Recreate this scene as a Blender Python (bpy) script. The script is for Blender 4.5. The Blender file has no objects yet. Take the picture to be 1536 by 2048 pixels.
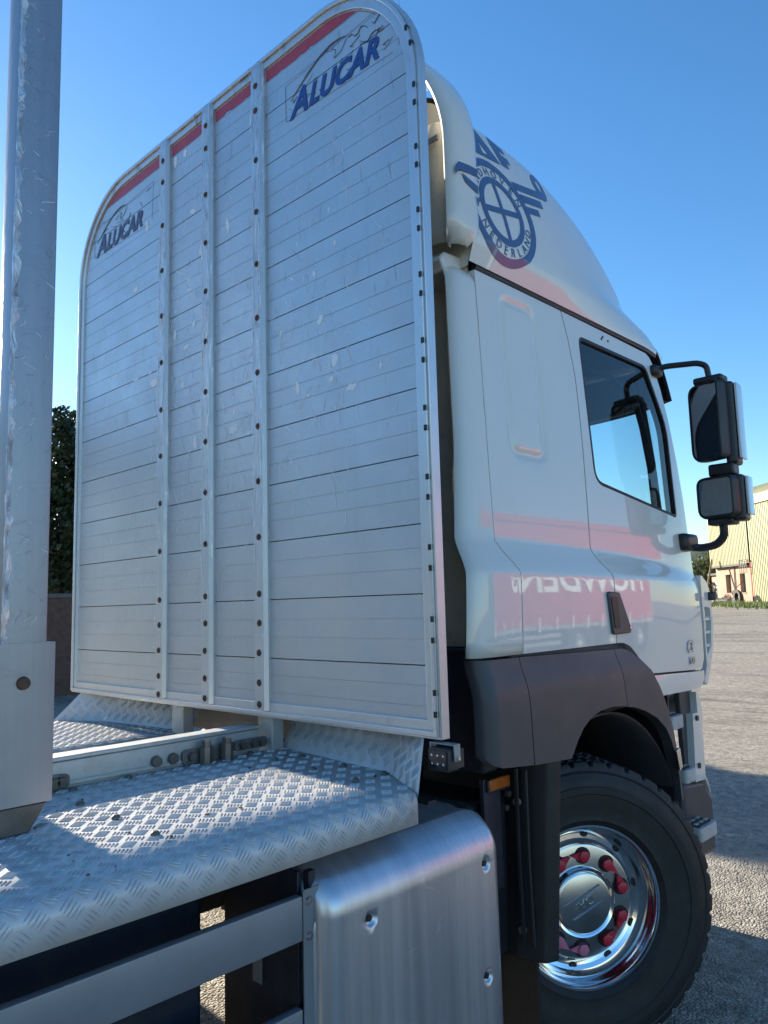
import bpy, bmesh, math, random
from mathutils import Vector, Matrix
from mathutils.geometry import tessellate_polygon
random.seed(7)
R = math.radians
scene = bpy.context.scene
col = scene.collection

# ------------------------------------------------------------------ camera
cam_d = bpy.data.cameras.new('camera'); cam = bpy.data.objects.new('camera', cam_d); col.objects.link(cam)
RW = ((0.69357531, 0.06749972, 0.71721481), (-0.71987272, 0.10244972, 0.6865037), (-0.02713964, -0.99244539, 0.1196478))
CAM = Vector((-1.84044, -2.79627, 1.725))
m = Matrix([[RW[i][0], -RW[i][1], -RW[i][2]] for i in range(3)]).to_4x4(); m.translation = CAM
cam.matrix_world = m
cam_d.sensor_fit = 'HORIZONTAL'; cam_d.sensor_width = 36; cam_d.lens = 36.003
cam_d.clip_start = 0.05; cam_d.clip_end = 3000
scene.camera = cam
scene.render.resolution_x = 768; scene.render.resolution_y = 1024

# ------------------------------------------------------------------ light
SUN_EL = 17.9; SUN_TRAVEL = Vector((-0.075, -1.0, -math.tan(R(SUN_EL)) * 1.003)).normalized()
world = bpy.data.worlds.new('World'); scene.world = world; world.use_nodes = True
wn = world.node_tree.nodes; wl = world.node_tree.links
bg = wn['Background']; sky = wn.new('ShaderNodeTexSky'); sky.sky_type = 'NISHITA'; sky.sun_disc = False
sky.sun_elevation = R(SUN_EL); sky.sun_rotation = math.atan2(-SUN_TRAVEL.x, -SUN_TRAVEL.y)
sky.air_density = 1.0; sky.dust_density = 0.15; sky.ozone_density = 3.0; sky.altitude = 50
hs = wn.new('ShaderNodeHueSaturation'); hs.inputs['Saturation'].default_value = 1.2; wl.new(sky.outputs[0], hs.inputs['Color'])
wl.new(hs.outputs[0], bg.inputs[0]); bg.inputs[1].default_value = 0.091
sun_d = bpy.data.lights.new('sun', 'SUN'); sun_d.energy = 5.0; sun_d.angle = R(0.5); sun_d.color = (1, 0.9, 0.74)
sun = bpy.data.objects.new('sun', sun_d); col.objects.link(sun)
sun.rotation_euler = SUN_TRAVEL.to_track_quat('-Z', 'Y').to_euler(); sun.location = (0, 20, 15)
vs = scene.view_settings; vs.view_transform = 'Standard'; vs.look = 'None'; vs.exposure = 1.46; vs.gamma = 1.0; vs.use_curve_mapping = False
scene.render.engine = 'CYCLES'
scene.cycles.max_bounces = 6; scene.cycles.transparent_max_bounces = 12; scene.cycles.caustics_reflective = False; scene.cycles.caustics_refractive = False

# ------------------------------------------------------------------ materials
class NT:
    def __init__(s, name):
        s.m = bpy.data.materials.new(name); s.m.use_nodes = True; s.n = s.m.node_tree.nodes; s.l = s.m.node_tree.links
        s.b = s.n['Principled BSDF']; s.out = s.n['Material Output']
    def new(s, t, **k):
        n = s.n.new(t)
        for a, v in k.items(): setattr(n, a, v)
        return n
    def link(s, a, b): s.l.new(a, b)
    def pos(s):
        if not hasattr(s, '_p'): s._p = s.new('ShaderNodeNewGeometry').outputs['Position']
        return s._p
    def mapped(s, scale=(1, 1, 1), rot=(0, 0, 0), src=None):
        n = s.new('ShaderNodeMapping'); n.inputs['Scale'].default_value = scale; n.inputs['Rotation'].default_value = rot
        s.link(src or s.pos(), n.inputs['Vector']); return n.outputs[0]
    def noise(s, scale, detail=4, rough=.55, vec=None, dist=0):
        n = s.new('ShaderNodeTexNoise'); n.inputs['Scale'].default_value = scale; n.inputs['Detail'].default_value = detail
        n.inputs['Roughness'].default_value = rough; n.inputs['Distortion'].default_value = dist
        s.link(vec or s.pos(), n.inputs['Vector']); return n.outputs['Fac']
    def voro(s, scale, feature='F1', vec=None, out='Distance', rnd=1):
        n = s.new('ShaderNodeTexVoronoi', feature=feature); n.inputs['Scale'].default_value = scale; n.inputs['Randomness'].default_value = rnd
        s.link(vec or s.pos(), n.inputs['Vector']); return n.outputs[out]
    def ramp(s, fac, stops, interp='LINEAR'):
        n = s.new('ShaderNodeValToRGB'); n.color_ramp.interpolation = interp
        e = n.color_ramp.elements
        while len(e) < len(stops): e.new(0.5)
        for q, (p, c) in zip(e, stops):
            q.position = p; q.color = (c, c, c, 1) if isinstance(c, (int, float)) else (*c, 1)
        s.link(fac, n.inputs[0]); return n.outputs[0]
    def math(s, op, a, b=None):
        n = s.new('ShaderNodeMath', operation=op)
        for i, v in enumerate((a, b)):
            if v is None: continue
            if isinstance(v, (int, float)): n.inputs[i].default_value = v
            else: s.link(v, n.inputs[i])
        return n.outputs[0]
    def mix(s, fac, a, b, mode='MIX'):
        n = s.new('ShaderNodeMix', data_type='RGBA', blend_type=mode)
        for sock, v in ((n.inputs[0], fac), (n.inputs[6], a), (n.inputs[7], b)):
            if isinstance(v, (int, float)): sock.default_value = v
            elif isinstance(v, tuple): sock.default_value = (*v, 1)
            else: s.link(v, sock)
        return n.outputs[2]
    def bump(s, h, strength=.3, dist=.01):
        n = s.new('ShaderNodeBump'); n.inputs['Strength'].default_value = strength; n.inputs['Distance'].default_value = dist
        s.link(h, n.inputs['Height']); s.link(n.outputs[0], s.b.inputs['Normal']); return n
    def set(s, **k):
        names = dict(color='Base Color', rough='Roughness', metal='Metallic', spec='Specular IOR Level', coat='Coat Weight', coatr='Coat Roughness', trans='Transmission Weight', ior='IOR', alpha='Alpha', emit='Emission Color', emits='Emission Strength')
        for a, v in k.items():
            i = s.b.inputs[names[a]]
            if isinstance(v, tuple): i.default_value = (*v, 1)
            elif isinstance(v, (int, float)): i.default_value = v
            else: s.link(v, i)
        return s

def scratches(t, axis_scale, seeds=3, thin=.012, keep=.55):
    """thin broken lines in several directions: returns a 0..1 mask"""
    tot = None
    for k in range(seeds):
        rot = (random.uniform(-.45, .45), 0, 0)
        v = t.mapped((1, 5 * axis_scale, .8 * axis_scale) if k % 3 else (1, 2.5 * axis_scale, 1.6 * axis_scale), rot if k % 2 == 0 else (random.uniform(.6, 1.2), 0, 0))
        nv = t.new('ShaderNodeVectorMath', operation='ADD'); nz = t.new('ShaderNodeTexNoise'); nz.inputs['Scale'].default_value = 2.3 + k; t.link(v, nz.inputs['Vector'])
        t.link(v, nv.inputs[0]); t.link(nz.outputs['Color'], nv.inputs[1])
        d = t.voro(1.0 + .4 * k, 'DISTANCE_TO_EDGE', nv.outputs[0])
        line = t.math('LESS_THAN', d, thin)
        gate = t.ramp(t.noise(3.1 + 1.7 * k, 3, .6), [(keep, 0), (keep + .05, 1)])
        mm = t.math('MULTIPLY', line, gate)
        tot = mm if tot is None else t.math('MAXIMUM', tot, mm)
    return tot

M = {}
def mat(name, color, rough=.5, metal=0, var=.12, nscale=6, bump=0, bscale=60, coat=0, dirt=0, spec=.5):
    t = NT(name)
    n = t.noise(nscale, 5, .6)
    c = t.mix(t.ramp(n, [(.3, 0), (.7, 1)]), tuple(x * (1 - var) for x in color), tuple(min(1, x * (1 + var)) for x in color))
    if dirt:
        g = t.ramp(t.noise(nscale * 2.3, 6, .7), [(.48, 0), (.75, dirt)])
        c = t.mix(g, c, (.09, .075, .06))
    t.set(color=c, metal=metal, spec=spec, coat=coat, coatr=.03)
    rr = t.ramp(t.noise(nscale * 1.7, 4), [(.2, max(.02, rough * .85)), (.8, min(1, rough * 1.18))]); t.set(rough=rr)
    if bump: t.bump(t.noise(bscale, 5, .6), bump, .004)
    M[name] = t.m; return t

def headboard_alu():
    t = NT('headboard_aluminium')
    n = t.noise(1.8, 5, .6); n2 = t.noise(38, 4, .6, t.mapped((1, .6, 1)))
    base = t.mix(t.ramp(n, [(.3, 0), (.72, 1)]), (.50, .53, .56), (.60, .625, .65))
    base = t.mix(t.ramp(n2, [(.5, 0), (.85, .10)]), base, (.30, .31, .32))
    z = t.new('ShaderNodeSeparateXYZ'); t.link(t.pos(), z.inputs[0])
    zone = t.ramp(t.math('MULTIPLY', z.outputs[2], .25), [(.35, 0), (.50, .5), (.62, 1), (.78, 1), (.93, .45)])
    yz = t.ramp(t.math('ADD', t.math('MULTIPLY', z.outputs[1], .36), .5), [(.1, .25), (.3, 1), (.75, .9), (.95, .2)])
    zone = t.math('MULTIPLY', zone, yz)
    chip2 = t.math('MULTIPLY', t.ramp(t.noise(45, 2, .5, t.mapped((1, 1.2, .6))), [(.72, 0), (.74, .8)]), zone)
    chip = chip2
    haze = t.math('MULTIPLY', t.ramp(t.noise(1, 5, .7, t.mapped((1, 26, 3.2), (.25, 0, 0))), [(.56, 0), (.8, .35)]), zone)
    base = t.mix(haze, base, (.74, .76, .78))
    drip = t.ramp(t.noise(1, 4, .6, t.mapped((1, 45, 1.2))), [(.58, 0), (.8, .22)])
    base = t.mix(drip, base, (.30, .31, .32))
    base = t.mix(chip, base, (.88, .9, .92))
    t.set(color=base, metal=.72, rough=t.ramp(t.noise(7, 5), [(.25, .38), (.8, .52)]))
    t.bump(t.noise(3.0, 2, .4), .18, .012); M['hb'] = t.m
headboard_alu()

def ribs_alu():
    t = NT('rib_aluminium')
    z = t.new('ShaderNodeSeparateXYZ'); t.link(t.pos(), z.inputs[0])
    zone = t.ramp(t.math('MULTIPLY', z.outputs[2], .25), [(.42, .1), (.55, 1), (.97, .9)])
    st = t.ramp(t.noise(1.0, 5, .7, t.mapped((40, 70, 5.5))), [(.56, 0), (.66, 1)])
    st2 = t.ramp(t.noise(1.0, 5, .7, t.mapped((40, 60, 9))), [(.60, 0), (.68, 1)])
    base = t.mix(t.noise(4), (.5, .53, .55), (.62, .64, .66))
    base = t.mix(t.math('MULTIPLY', st2, t.math('MULTIPLY', zone, .6)), base, (.22, .23, .23))
    base = t.mix(t.math('MULTIPLY', st, zone), base, (.9, .91, .92))
    t.set(color=base, metal=.65, rough=.42); t.bump(t.noise(30, 4), .15, .004); M['rib'] = t.m
ribs_alu()

def frame_alu():
    t = NT('frame_aluminium')
    st = t.ramp(t.noise(1.0, 6, .7, t.mapped((60, 14, 14))), [(.55, 0), (.7, 1)])
    base = t.mix(t.noise(3), (.58, .6, .62), (.68, .7, .72))
    z = t.new('ShaderNodeSeparateXYZ'); t.link(t.pos(), z.inputs[0])
    top = t.ramp(t.math('MULTIPLY', z.outputs[2], .25), [(.985, 0), (.992, 1)])
    base = t.mix(t.math('MULTIPLY', st, t.math('ADD', .15, t.math('MULTIPLY', top, .75))), base, (.17, .16, .13))
    t.set(color=base, metal=.8, rough=.38); t.bump(t.noise(50, 4), .08, .003); M['frame'] = t.m
frame_alu()

def post_alu():
    t = NT('stake_aluminium')
    g = t.noise(1, 5, .6, t.mapped((50, 50, 1.5)))
    base = t.mix(g, (.27, .28, .31), (.36, .37, .40))
    sc = scratches(t, 5.0, 2, .012, .5)
    base = t.mix(t.math('MULTIPLY', sc, .35), base, (.28, .28, .29))
    t.set(color=base, metal=.7, rough=.40)
    t.bump(t.noise(9, 4, .65, t.mapped((1, 1, .5))), .22, .01); M['post'] = t.m
post_alu()

def post_edge():
    t = NT('battered_aluminium')
    n = t.noise(16, 6, .7, t.mapped((1, 1, .6)), .8)
    base = t.mix(t.ramp(n, [(.35, 0), (.65, 1)]), (.40, .40, .42), (.78, .79, .8))
    t.set(color=base, metal=.8, rough=.33); t.bump(n, .9, .02); M['postedge'] = t.m
post_edge()

def tread():
    t = NT('tread_aluminium')
    dirt = t.ramp(t.noise(5, 6, .7), [(.45, 0), (.8, .45)])
    base = t.mix(dirt, (.60, .60, .60), (.34, .33, .31))
    sm = t.ramp(t.noise(1, 5, .6, t.mapped((22, 3, 3), (0, 0, .3))), [(.55, 0), (.75, .35)])
    base = t.mix(sm, base, (.76, .76, .76))
    t.set(color=base, metal=.14, rough=t.ramp(t.noise(11, 3), [(.25, .34), (.8, .5)])); M['tread'] = t.m
tread()

def tankpanel():
    t = NT('tank_aluminium')
    st = t.noise(1, 6, .65, t.mapped((16, 1, .35))); st2 = t.noise(1, 5, .6, t.mapped((60, 3, 1.0)))
    base = t.mix(t.ramp(st, [(.3, 0), (.75, 1)]), (.50, .51, .55), (.70, .71, .74))
    base = t.mix(t.ramp(st2, [(.55, 0), (.72, .35)]), base, (.36, .36, .38))
    base = t.mix(t.math('MULTIPLY', scratches(t, 3, 2, .008, .6), .4), base, (.85, .85, .86))
    t.set(color=base, metal=.85, rough=t.ramp(st, [(.2, .30), (.8, .44)])); t.bump(t.noise(2.5, 3), .12, .02); M['tank'] = t.m
tankpanel()

def paint():
    t = NT('white_paint')
    n = t.noise(1.2, 4); base = t.mix(t.ramp(n, [(.3, 0), (.7, 1)]), (.70, .685, .63), (.75, .73, .675))
    z = t.new('ShaderNodeSeparateXYZ'); t.link(t.pos(), z.inputs[0])
    grime = t.ramp(t.noise(30, 6, .7, t.mapped((1, 1, .35))), [(.55, 0), (.85, .12)])
    base = t.mix(grime, base, (.40, .36, .30))
    t.set(color=base, rough=.34, coat=1.0, coatr=.025, spec=.4)
    t.bump(t.noise(2.2, 2, .4), .03, .01); M['paint'] = t.m
paint()
mat('cream', (.74, .70, .58), .45, var=.06, dirt=.25)
mat('greyplastic', (.062, .06, .064), .46, var=.12, bump=.12, bscale=300)
mat('blackplastic', (.018, .018, .02), .42, var=.2, bump=.05, bscale=200)
mat('flap', (.012, .012, .014), .5, var=.3, dirt=.12)
mat('rubber', (.014, .0135, .014), .6, var=.25, nscale=9, dirt=.16, bump=.15, bscale=120)
mat('seal', (.012, .012, .013), .5)
mat('chassis', (.012, .017, .032), .45, var=.3, dirt=.3)
mat('rail', (.25, .265, .285), .45, metal=.35, var=.06, dirt=.12)
mat('beam', (.56, .57, .56), .5, metal=.45, var=.08, dirt=.3)
mat('chrome', (.80, .81, .83), .10, metal=1, var=.04, dirt=.1)
mat('hubalu', (.55, .55, .55), .24, metal=1, var=.06)
mat('dullchrome', (.6, .6, .62), .22, metal=1, var=.05)
mat('steel', (.17, .155, .14), .5, metal=.7, var=.3, dirt=.5)
mat('rust', (.10, .055, .035), .8, var=.4, nscale=60)
mat('rustplate', (.20, .19, .18), .6, metal=.3, var=.3, nscale=20, dirt=.6)
mat('rednut', (.55, .02, .045), .4, var=.1)
mat('pinknut', (.55, .16, .24), .5, var=.12)
mat('amber', (.42, .10, .01), .2, var=.05)
mat('redtape', (.48, .045, .075), .4, var=.15, nscale=20)
mat('bluedecal', (.045, .085, .21), .35, var=.06, coat=.6)
mat('logoblue', (.012, .075, .32), .5, var=.2, nscale=25)
mat('logofaded', (.085, .105, .21), .5, var=.35, nscale=25)
mat('inkline', (.13, .15, .18), .5, var=.5, nscale=40)
mat('stickerfilm', (.44, .48, .54), .42, metal=.45, var=.12, nscale=12)
mat('stepgrey', (.50, .48, .45), .6, var=.1, dirt=.4)
mat('stepdark', (.035, .035, .035), .6, dirt=.5)
mat('lampbody', (.05, .05, .052), .4, metal=.3, dirt=.3)
mat('trim', (.10, .10, .11), .7, var=.15)
mat('fabric', (.035, .04, .05), .9, var=.2)
mat('mirrorglass', (.85, .86, .88), .02, metal=1, var=.01)
mat('darkmirror', (.22, .23, .25), .04, metal=1, var=.05)  # glass colour darkened to stand in for a dark reflection
mat('visor', (.012, .013, .016), .12, var=.1)
mat('wheelsteel', (.13, .13, .13), .5, metal=.5, dirt=.4)
mat('scuff', (.93, .94, .95), .55, metal=0, var=.05)
mat('darkscuff', (.20, .21, .22), .6, metal=.3, var=.2)
mat('trailerred', (.33, .008, .024), .5, var=.12, nscale=2)
mat('trailerwhite', (.75, .75, .73), .5, var=.05)
mat('bark', (.07, .055, .04), .9, var=.3, bump=.6, bscale=30)
mat('timber', (.22, .17, .12), .8, var=.3, dirt=.4)
mat('galv', (.35, .36, .36), .5, metal=.6, var=.2)
mat('debrispale', (.42, .38, .33), .8, var=.3)
mat('creamtrim', (.66, .60, .45), .6, var=.06)
mat('doorgrey', (.16, .17, .18), .6, var=.1)
mat('greenpane', (.10, .16, .15), .25, var=.2, nscale=3)
mat('slate', (.10, .10, .10), .8, var=.2)
def glass(name, tint, refl=1.0):
    t = NT(name); t.n.remove(t.b)
    tr = t.new('ShaderNodeBsdfTransparent'); tr.inputs[0].default_value = (*tint, 1)
    gl = t.new('ShaderNodeBsdfGlossy'); gl.inputs['Roughness'].default_value = .015
    fr = t.new('ShaderNodeFresnel'); fr.inputs[0].default_value = 1.5
    mx = t.new('ShaderNodeMixShader'); f2 = t.math('MULTIPLY', fr.outputs[0], refl)
    t.link(f2, mx.inputs[0]); t.link(tr.outputs[0], mx.inputs[1]); t.link(gl.outputs[0], mx.inputs[2]); t.link(mx.outputs[0], t.out.inputs[0]); M[name] = t.m
glass('glass', (.80, .90, .90)); glass('lens', (.8, .8, .8)); glass('doorglass', (.72, .85, .86), 1.2)

def ground_mat():
    t = NT('yard_gravel')
    big = t.noise(.35, 5, .6); mid = t.noise(2.2, 6, .65)
    v = t.voro(75, 'F1', None, 'Color'); vd = t.voro(75, 'F1', None, 'Distance')
    v2 = t.voro(190, 'F1', None, 'Color')
    sep = t.new('ShaderNodeSeparateColor'); t.link(v, sep.inputs[0]); sep2 = t.new('ShaderNodeSeparateColor'); t.link(v2, sep2.inputs[0])
    stone = t.ramp(sep.outputs[0], [(0, (.13, .13, .127)), (.4, (.30, .295, .28)), (.8, (.46, .445, .41)), (1, (.62, .60, .56))])
    fine = t.ramp(sep2.outputs[0], [(0, (.20, .195, .185)), (1, (.46, .445, .41))])
    c = t.mix(t.ramp(mid, [(.38, 0), (.62, 1)]), fine, stone)
    c = t.mix(t.ramp(big, [(.40, 0), (.65, .55)]), c, (.27, .26, .245), 'MIX')
    wear = t.ramp(t.noise(.9, 6, .7, t.mapped((1.5, .35, 1), (0, 0, .25))), [(.5, 0), (.68, .75)])
    c = t.mix(wear, c, (.13, .125, .12))
    gr = t.ramp(t.noise(11, 9, .82), [(.32, .35), (.5, 1.0), (.68, 1.55)])
    c = t.mix(.85, c, t.mix(1.0, c, gr, 'MULTIPLY'))
    c = t.mix(1.0, c, (1.12, 1.04, .92), 'MULTIPLY')
    t.set(color=c, rough=.92, spec=.25)
    h = t.math('ADD', t.math('MULTIPLY', vd, -.8), t.math('MULTIPLY', t.noise(11, 6, .7), 1.3))
    t.bump(h, 1.0, .022); M['ground'] = t.m
ground_mat()
def brick_mat():
    t = NT('brickwork')
    b = t.new('ShaderNodeTexBrick'); b.inputs['Scale'].default_value = 1.0; b.inputs['Brick Width'].default_value = .225; b.inputs['Row Height'].default_value = .075; b.inputs['Mortar Size'].default_value = .008
    b.inputs['Color1'].default_value = (.50, .30, .19, 1); b.inputs['Color2'].default_value = (.40, .22, .14, 1); b.inputs['Mortar'].default_value = (.45, .4, .34, 1)
    sx = t.new('ShaderNodeSeparateXYZ'); t.link(t.pos(), sx.inputs[0]); cb = t.new('ShaderNodeCombineXYZ')
    t.link(t.math('ADD', t.math('MULTIPLY', sx.outputs[0], .72), t.math('MULTIPLY', sx.outputs[1], .71)), cb.inputs[0]); t.link(sx.outputs[2], cb.inputs[1]); t.link(cb.outputs[0], b.inputs['Vector'])
    c = t.mix(t.ramp(t.noise(1.5, 5, .6), [(.4, 0), (.75, .5)]), b.outputs[0], (.30, .24, .18))
    t.set(color=c, rough=.85); t.bump(b.outputs['Fac'], .4, .01); M['brick'] = t.m
brick_mat()
mat('shadedbrick', (.10, .062, .045), .9, var=.25, nscale=9)  # brick with the wall's shade put into its colour
def clad_mat():
    t = NT('cream_cladding')
    n = t.noise(1.2, 5, .6, t.mapped((1, 1, .15)))
    c = t.mix(t.ramp(n, [(.35, 0), (.75, 1)]), (.52, .47, .25), (.40, .37, .22))
    t.set(color=c, rough=.5); M['clad'] = t.m
clad_mat()
def leaf_mat(name, a, b):
    t = NT(name); n = t.noise(1.7, 3); i = t.new('ShaderNodeObjectInfo')
    c = t.mix(t.ramp(t.noise(9, 2), [(.3, 0), (.7, 1)]), a, b); t.set(color=c, rough=.55)
    tr = t.new('ShaderNodeBsdfTranslucent'); t.link(c, tr.inputs[0]); mx = t.new('ShaderNodeMixShader'); mx.inputs[0].default_value = .3
    t.link(t.b.outputs[0], mx.inputs[1]); t.link(tr.outputs[0], mx.inputs[2]); t.link(mx.outputs[0], t.out.inputs[0]); M[name] = t.m
leaf_mat('leafdark', (.018, .03, .010), (.035, .055, .018)); leaf_mat('leaf', (.035, .055, .018), (.07, .10, .03)); leaf_mat('leafwarm', (.06, .075, .02), (.12, .13, .04)); leaf_mat('grass', (.08, .12, .03), (.16, .20, .06))
def hill_mat():
    t = NT('wooded_hill'); c = t.mix(t.ramp(t.noise(.25, 6, .7), [(.35, 0), (.65, 1)]), (.05, .07, .03), (.13, .14, .07)); t.set(color=c, rough=.9); t.bump(t.noise(.6, 6, .7), 1, 1.0); M['hill'] = t.m
hill_mat()

# ------------------------------------------------------------------ geometry helpers
class MB:
    def __init__(s): s.v = []; s.f = []
    def add(s, vs, fs):
        o = len(s.v); s.v += [tuple(v) for v in vs]; s.f += [tuple(i + o for i in f) for f in fs]; return s
    def box(s, x0, x1, y0, y1, z0, z1, mtx=None):
        vs = [Vector((x, y, z)) for x in (x0, x1) for y in (y0, y1) for z in (z0, z1)]
        if mtx is not None: vs = [mtx @ v for v in vs]
        return s.add(vs, [(0, 1, 3, 2), (4, 6, 7, 5), (0, 4, 5, 1), (2, 3, 7, 6), (0, 2, 6, 4), (1, 5, 7, 3)])
    def prism(s, poly, fn, a, b, caps=True):
        """poly: 2D points; fn(u,v,w)->3D; w from a to b"""
        n = len(poly); vs = [fn(u, v, a) for u, v in poly] + [fn(u, v, b) for u, v in poly]
        fs = [(i, (i + 1) % n, n + (i + 1) % n, n + i) for i in range(n)]
        if caps: fs += [tuple(range(n - 1, -1, -1)), tuple(range(n, 2 * n))]
        return s.add(vs, fs)
    def ring(s, outer, inner, fn, a, b):
        n = len(outer); vs = [fn(u, v, w) for w in (a, b) for P in (outer, inner) for u, v in P]
        fs = []
        for i in range(n):
            j = (i + 1) % n
            fs += [(i, j, n + j, n + i), (2 * n + i, 3 * n + i, 3 * n + j, 2 * n + j), (i, 2 * n + i, 2 * n + j, j), (n + i, n + j, 3 * n + j, 3 * n + i)]
        return s.add(vs, fs)
    def cyl(s, p0, p1, r0, r1=None, n=16, caps=True):
        p0 = Vector(p0); p1 = Vector(p1); r1 = r0 if r1 is None else r1
        d = (p1 - p0).normalized(); a = d.orthogonal().normalized(); b = d.cross(a)
        vs = []
        for p, r in ((p0, r0), (p1, r1)):
            for k in range(n):
                t = 2 * math.pi * k / n; vs.append(p + (a * math.cos(t) + b * math.sin(t)) * r)
        fs = [(k, (k + 1) % n, n + (k + 1) % n, n + k) for k in range(n)]
        if caps: fs += [tuple(range(n - 1, -1, -1)), tuple(range(n, 2 * n))]
        return s.add(vs, fs)
    def tube(s, path, r, n=10, squash=1.0):
        path = [Vector(p) for p in path]; rs = r if isinstance(r, (list, tuple)) else [r] * len(path)
        up = None; rows = []
        for i, p in enumerate(path):
            d = (path[min(i + 1, len(path) - 1)] - path[max(i - 1, 0)]).normalized()
            if up is None: up = d.orthogonal().normalized()
            a = (up - d * up.dot(d)).normalized(); up = a; b = d.cross(a)
            rows.append([p + (a * math.cos(2 * math.pi * k / n) + b * squash * math.sin(2 * math.pi * k / n)) * rs[i] for k in range(n)])
        vs = [v for r_ in rows for v in r_]; m_ = len(rows)
        fs = [(i * n + k, i * n + (k + 1) % n, (i + 1) * n + (k + 1) % n, (i + 1) * n + k) for i in range(m_ - 1) for k in range(n)]
        fs += [tuple(range(n - 1, -1, -1)), tuple(range((m_ - 1) * n, m_ * n))]
        return s.add(vs, fs)
    def lathe(s, prof, fn, n=64, rmod=None, closed=False):
        """prof: (radius, axial); fn(r,ang,ax)->3D"""
        k = len(prof); vs = []
        for j in range(n):
            a = 2 * math.pi * j / n
            for i, (r, h) in enumerate(prof): vs.append(fn(r + (rmod(i, j) if rmod else 0), a, h))
        fs = []
        for j in range(n):
            q = (j + 1) % n
            for i in range(k - 1 if not closed else k):
                i2 = (i + 1) % k; fs.append((j * k + i, q * k + i, q * k + i2, j * k + i2))
        return s.add(vs, fs)
    def grid(s, fn, nu, nv):
        vs = [fn(i / nu, j / nv) for i in range(nu + 1) for j in range(nv + 1)]
        fs = [(i * (nv + 1) + j, (i + 1) * (nv + 1) + j, (i + 1) * (nv + 1) + j + 1, i * (nv + 1) + j + 1) for i in range(nu) for j in range(nv)]
        return s.add(vs, fs)
    def mesh(s, name, smooth=35, recalc=True):
        me = bpy.data.meshes.new(name); me.from_pydata(s.v, [], s.f); me.update()
        if recalc:
            bm = bmesh.new(); bm.from_mesh(me); bmesh.ops.recalc_face_normals(bm, faces=bm.faces); bm.to_mesh(me); bm.free()
        finish(me, smooth); return me
    def build(s, name, mat_, parent=None, smooth=35, bevel=0, recalc=True, solid=0):
        return link(name, s.mesh(name, smooth, recalc), mat_, parent, bevel, solid)
def finish(me, smooth):
    if smooth:
        me.polygons.foreach_set('use_smooth', [True] * len(me.polygons)); me.set_sharp_from_angle(angle=R(smooth))
def link(name, me, mat_, parent=None, bevel=0, solid=0):
    o = bpy.data.objects.new(name, me); col.objects.link(o)
    if mat_ and not me.materials: me.materials.append(M[mat_])
    if parent: o.parent = parent
    if solid:
        d = o.modifiers.new('thickness', 'SOLIDIFY'); d.thickness = solid; d.offset = -1
    if bevel:
        b = o.modifiers.new('edge', 'BEVEL'); b.width = bevel; b.segments = 2; b.limit_method = 'ANGLE'; b.angle_limit = R(40)
    return o
def copy(o, parent=None, mw=None):
    c = o.copy(); col.objects.link(c); c.parent = parent
    if mw is not None: c.matrix_basis = mw
    return c
def empty(name, loc=(0, 0, 0), label=None, cat=None, group=None):
    o = bpy.data.objects.new(name, None); col.objects.link(o); o.location = loc; o.empty_display_size = .2; tag(o, label, cat, group); return o
def tag(o, label=None, cat=None, group=None, kind=None):
    for k, v in (('label', label), ('category', cat), ('group', group), ('kind', kind)):
        if v: o[k] = v
    return o
def lerp(tab, x):
    if x <= tab[0][0]: return tab[0][1]
    for (a, b), (c, d) in zip(tab, tab[1:]):
        if x <= c: return b + (d - b) * (x - a) / (c - a)
    return tab[-1][1]
def sstep(a, b, x):
    t = max(0, min(1, (x - a) / (b - a))); return t * t * (3 - 2 * t)
def rpoly(pts, rad, n=6):
    """rounded polygon; rad number or per point"""
    out = []; k = len(pts)
    for i in range(k):
        p = Vector(pts[i]); a = Vector(pts[i - 1]); b = Vector(pts[(i + 1) % k]); r = rad[i] if isinstance(rad, (list, tuple)) else rad
        if r <= 0: out.append(tuple(p)); continue
        da = (a - p); db = (b - p); ang = da.angle(db); L = min(r / math.tan(ang / 2), da.length * .49, db.length * .49)
        p0 = p + da.normalized() * L; p1 = p + db.normalized() * L
        for q in range(n + 1):
            t = q / n; out.append(tuple((1 - t) ** 2 * p0 + 2 * t * (1 - t) * p + t * t * p1))
    return out
def offset_poly(P, d):
    """offset closed polygon inwards (towards centroid side) by d"""
    n = len(P); area = sum(P[i - 1][0] * P[i][1] - P[i][0] * P[i - 1][1] for i in range(n)); sg = 1 if area > 0 else -1; out = []
    for i in range(n):
        a = Vector(P[i - 1]); p = Vector(P[i]); b = Vector(P[(i + 1) % n])
        n1 = Vector((-(p - a).y, (p - a).x)); n2 = Vector((-(b - p).y, (b - p).x))
        n1 = n1.normalized() if n1.length > 1e-9 else n2.normalized(); n2 = n2.normalized() if n2.length > 1e-9 else n1
        bi = (n1 + n2); bi = bi.normalized() if bi.length > 1e-6 else n1
        out.append(tuple(p + bi * sg * d / max(.5, bi.dot(n1))))
    return out
def frange(a, b, st):
    n = max(1, int(round((b - a) / st))); return [a + (b - a) * i / n for i in range(n + 1)]
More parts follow.
